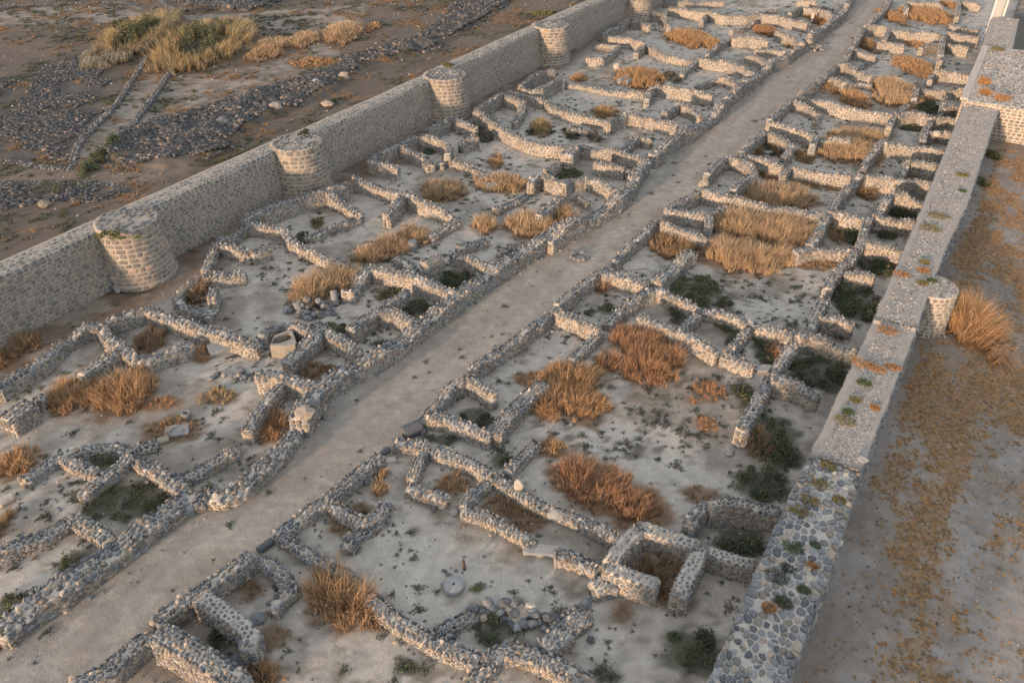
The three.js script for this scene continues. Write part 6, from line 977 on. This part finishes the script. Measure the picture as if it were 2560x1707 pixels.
for (const [label, x, z, y, r, h, tone] of TOPW) { const root = thing('weed_tuft', label, 'weed', undefined, x, y, z), b = bladeSoup(), l = leafSoup(); const d = Math.hypot(x, z, 18); for (let k = 0; k < 150; k++) { const a = R() * 6.28, q = Math.sqrt(R()); b.blade(Math.cos(a) * q * r, .0, Math.sin(a) * q * r * .8, h * rnd(.5, 1.1), .010 + .0003 * d, rnd(-.6, .6), rnd(-.6, .6), tint(WEED[tone], .65, 1.35)); l.leaf(Math.cos(a) * q * r * 1.1, rnd(.01, h * .5), Math.sin(a) * q * r * .9, .03 + .0006 * d, tint(mix3(WEED[tone], WEED[3], .5 * R()), .7, 1.3)); } part('blades', b.geo(), bladeMat, root, 'stuff'); part('leaves', l.geo(), leafMat, root, 'stuff'); }
// ---------------------------------------------------------------- ground cover nobody could count
R = mulberry(808);
function scatter(name, label, category, geo, mat, list) {
  const m = new THREE.InstancedMesh(geo, mat, list.length), q = new THREE.Quaternion(), e = new THREE.Euler(), c = new THREE.Color();
  list.forEach(([x, y, z, sx, sy, sz, t], i) => { M4.compose(PP.set(x, y, z), q.setFromEuler(e.set(0, R() * 6.283, 0)), PS.set(sx, sy, sz)); m.setMatrixAt(i, M4); m.setColorAt(i, c.setRGB(...t)); });
  m.name = name; tag(m, label, category, undefined, 'stuff'); m.castShadow = m.receiveShadow = true; scene.add(m);
}
const tuftGeo = (() => { const s = leafSoup(); for (let k = 0; k < 150; k++) { const a = R() * 6.283, q = Math.sqrt(R()) * (.75 + .3 * Math.sin(a * 3 + 1) + .15 * Math.sin(a * 5)); s.leaf(Math.cos(a) * q * .9, .01 + Math.max(0, 1 - q) * .35 * R(), Math.sin(a) * q * .9, rnd(.10, .24), tint([1, 1, 1], .7, 1.3)); } return s.geo(); })();
const dryGeo = (() => { const s = bladeSoup(); for (let k = 0; k < 26; k++) { const a = R() * 6.283, q = Math.sqrt(R()); s.blade(Math.cos(a) * q * .7, 0, Math.sin(a) * q * .7, rnd(.5, 1), .13, rnd(-.9, .9), rnd(-.9, .9), tint([1, 1, 1], .65, 1.3)); } return s.geo(); })();
{
  const yard = [], dryL = [];
  for (let k = 0; k < 60000 && yard.length < 6500; k++) {
    const x = rnd(-33.4, -1.6), z = -4 - 95 * Math.pow(R(), 1.25), inS = x > streetL(z) && x < streetR(z), lane = x < laneX(z), sp = SPECK.some(p => inPoly(p, x, z)), d = fbm(x * .3, z * .3, 33) + .5 * fbm(x * 1.3, z * 1.3, 35);
    const pr = sp ? .40 : inS ? .025 : lane ? .03 : .05 + .45 * smooth(.0, .35, d); if (R() > pr) continue;
    const s = .05 + .3 * R() * R() * (sp ? 1.15 : 1) * (.6 + .7 * R()), t = R() < .62 ? [.055, .062, .042] : R() < .4 ? [.115, .095, .06] : [.078, .085, .058]; yard.push([x, groundY(x, z) - .004, z, s, s * .7, s, tint(t, .7, 1.4)]);
  }
  scatter('ground_weeds', 'tiny dark weeds dotted over the pale floors of the ruined rooms', 'ground weeds', tuftGeo, leafMat, yard);
  for (let k = 0; k < 200000 && dryL.length < 24000; k++) {
    const x = rnd(.4, 7), z = rnd(-60, -11), rr = x - rampR(z); if (rr < .3) continue; const d = dryBand(x, z) + 2.3 * fbm(x * .7, z * .45, 20) + 1.5 * fbm(x * 2.2, z * 2.2, 37, 3); if (R() > .05 + smooth(.34, .95, d)) continue;
    const s = rnd(.04, .10), t = R() < .5 ? [.50, .285, .11] : R() < .6 ? [.38, .24, .105] : [.23, .165, .08]; dryL.push([x, groundY(x, z) - .005, z, s, s * rnd(.5, .9), s, tint(t, .7, 1.35)]);
  }
  scatter('dry_weeds', 'patchy ochre dry weeds over the bare ground right of the rampart', 'dry weeds', dryGeo, bladeMat, dryL);
  const terr = [];
  for (let k = 0; k < 220000 && terr.length < 16000; k++) { const x = rnd(-95, -34.6), z = rnd(-108, -14), d = fbm(x * .35, z * .35, 14) + .4 * fbm(x * 1.2, z * 1.2, 38, 3), g = fbm(x * .4, z * .4, 17); if (R() > smooth(-.02, .26, Math.max(d, g))) continue; const s = rnd(.12, .3), gr = g > d, t = gr ? [.09, .09, .045] : R() < .5 ? [.27, .165, .08] : [.20, .145, .08]; terr.push([x, groundY(x, z) - .01, z, s, s * rnd(.6, 1), s, tint(t, .7, 1.35)]); }
  scatter('field_grass', 'low rust and olive grass scattered over the open field behind the tower wall', 'field grass', dryGeo, bladeMat, terr);
}
{ // dark basalt rubble of the embankment, past counting
  const fill = [], rockMat = std(1, 1, 1, { map: stoneMap, roughness: .9 }), big = [];
  const box = p => [Math.min(...p.map(q => q[0])), Math.max(...p.map(q => q[0])), Math.min(...p.map(q => q[1])), Math.max(...p.map(q => q[1]))];
  for (const [key, n, nb, s0, s1] of [['rockA', 12500, 0, .11, .32], ['rockB', 9200, 0, .08, .26], ['rockC', 950, 0, .08, .24], ['rockD', 2300, 0, .2, .5], ['rockE', 1000, 0, .2, .45]]) {
    const p = POLY[key], b = box(p); let c = 0, cb = 0;
    for (let k = 0; k < 200000 && (c < n || cb < nb); k++) { const x = rnd(b[0], b[1]), z = rnd(b[2], b[3]); if (x > -34.8 || x < -100 || z < -112 || !inPoly(p, x + 1.6 * n2(x * .5, z * .5, 3), z + 1.6 * n2(x * .5, z * .5, 8))) continue; if (n2(x * .4, z * .4, 45) < (key === 'rockB' ? -.25 : -.5) + .3 * R()) continue; const y = groundY(x, z);
      if (cb < nb && R() < .06) { big.push([x, y, z, rnd(s1 * .8, s1 * 1.25)]); cb++; } else if (c < n) { const s = rnd(s0, s1), t = R() < .12 ? [.24, .185, .145] : pick([[.055, .06, .068], [.08, .085, .09], [.10, .10, .10], [.07, .07, .068]]); fill.push([x, y + s * .2, z, s * rnd(.9, 1.3), s * rnd(.6, .9), s, tint(t, .75, 1.25)]); c++; } }
  }
  scatter('rubble', 'dark basalt rubble strewn along the embankment and fields behind the tower wall', 'rubble', rocks[0], rockMat, fill);
  const loose = []; for (const w of WALLS) { const P = w[1]; for (let i = 0; i < P.length - 1; i++) { const [ax, az] = P[i], [cx, cz] = P[i + 1], d = Math.hypot(cx - ax, cz - az), nx = -(cz - az) / d, nz = (cx - ax) / d, n = Math.round(d * rnd(.6, 3.6) * (w[4] > .09 ? 1.6 : 1)); for (let k = 0; k < n; k++) { const t = R(), sd = R() < .5 ? -1 : 1, o = sd * (w[3] / 2 + .05 + .75 * R() * R()), x = ax + (cx - ax) * t + nx * o, z = az + (cz - az) * t + nz * o, s = .05 + .15 * R() * R(); loose.push([x, groundY(x, z) + s * .12, z, s * rnd(.9, 1.4), s * .75, s, tint(pick(TONES), .8, 1.2)]); } } }
  scatter('fallen_stones', 'small fallen stones strewn along the feet of the ruined walls', 'fallen stones', rocks[2], rockMat, loose);
  // reddish earth clods and pebbles on the bank and lane
  const peb = []; for (let k = 0; k < 7000; k++) { const right = R() < .25, x = right ? rnd(.8, 9) : rnd(-95, -1.6), z = right ? rnd(-60, -11) : -4 - 100 * R(), s = rnd(.025, .09) * (x < -34 ? 2 : 1); if (x < -33 && x > -34.7) continue; const inS = x > streetL(z) && x < streetR(z); if (inS && R() < .3) continue; const t = pick([[.10, .10, .10], [.16, .14, .12], [.30, .25, .21], [.22, .17, .13], [.45, .41, .37]]); peb.push([x, groundY(x, z) + s * .15, z, s * rnd(.8, 1.4), s * .7, s, t]); }
  scatter('pebbles', 'loose pebbles strewn over the bare ground of the whole site', 'pebbles', rocks[1], rockMat, peb);
}
scene.updateMatrixWorld(true);
let tri = 0; scene.traverse(o => { if (o.isMesh && !o.isInstancedMesh) tri += (o.geometry.index ? o.geometry.index.count : o.geometry.attributes.position.count) / 3; });
console.log('triangles', tri, 'stone parts', stoneParts, 'top level', scene.children.length);
renderer.render(scene, camera);
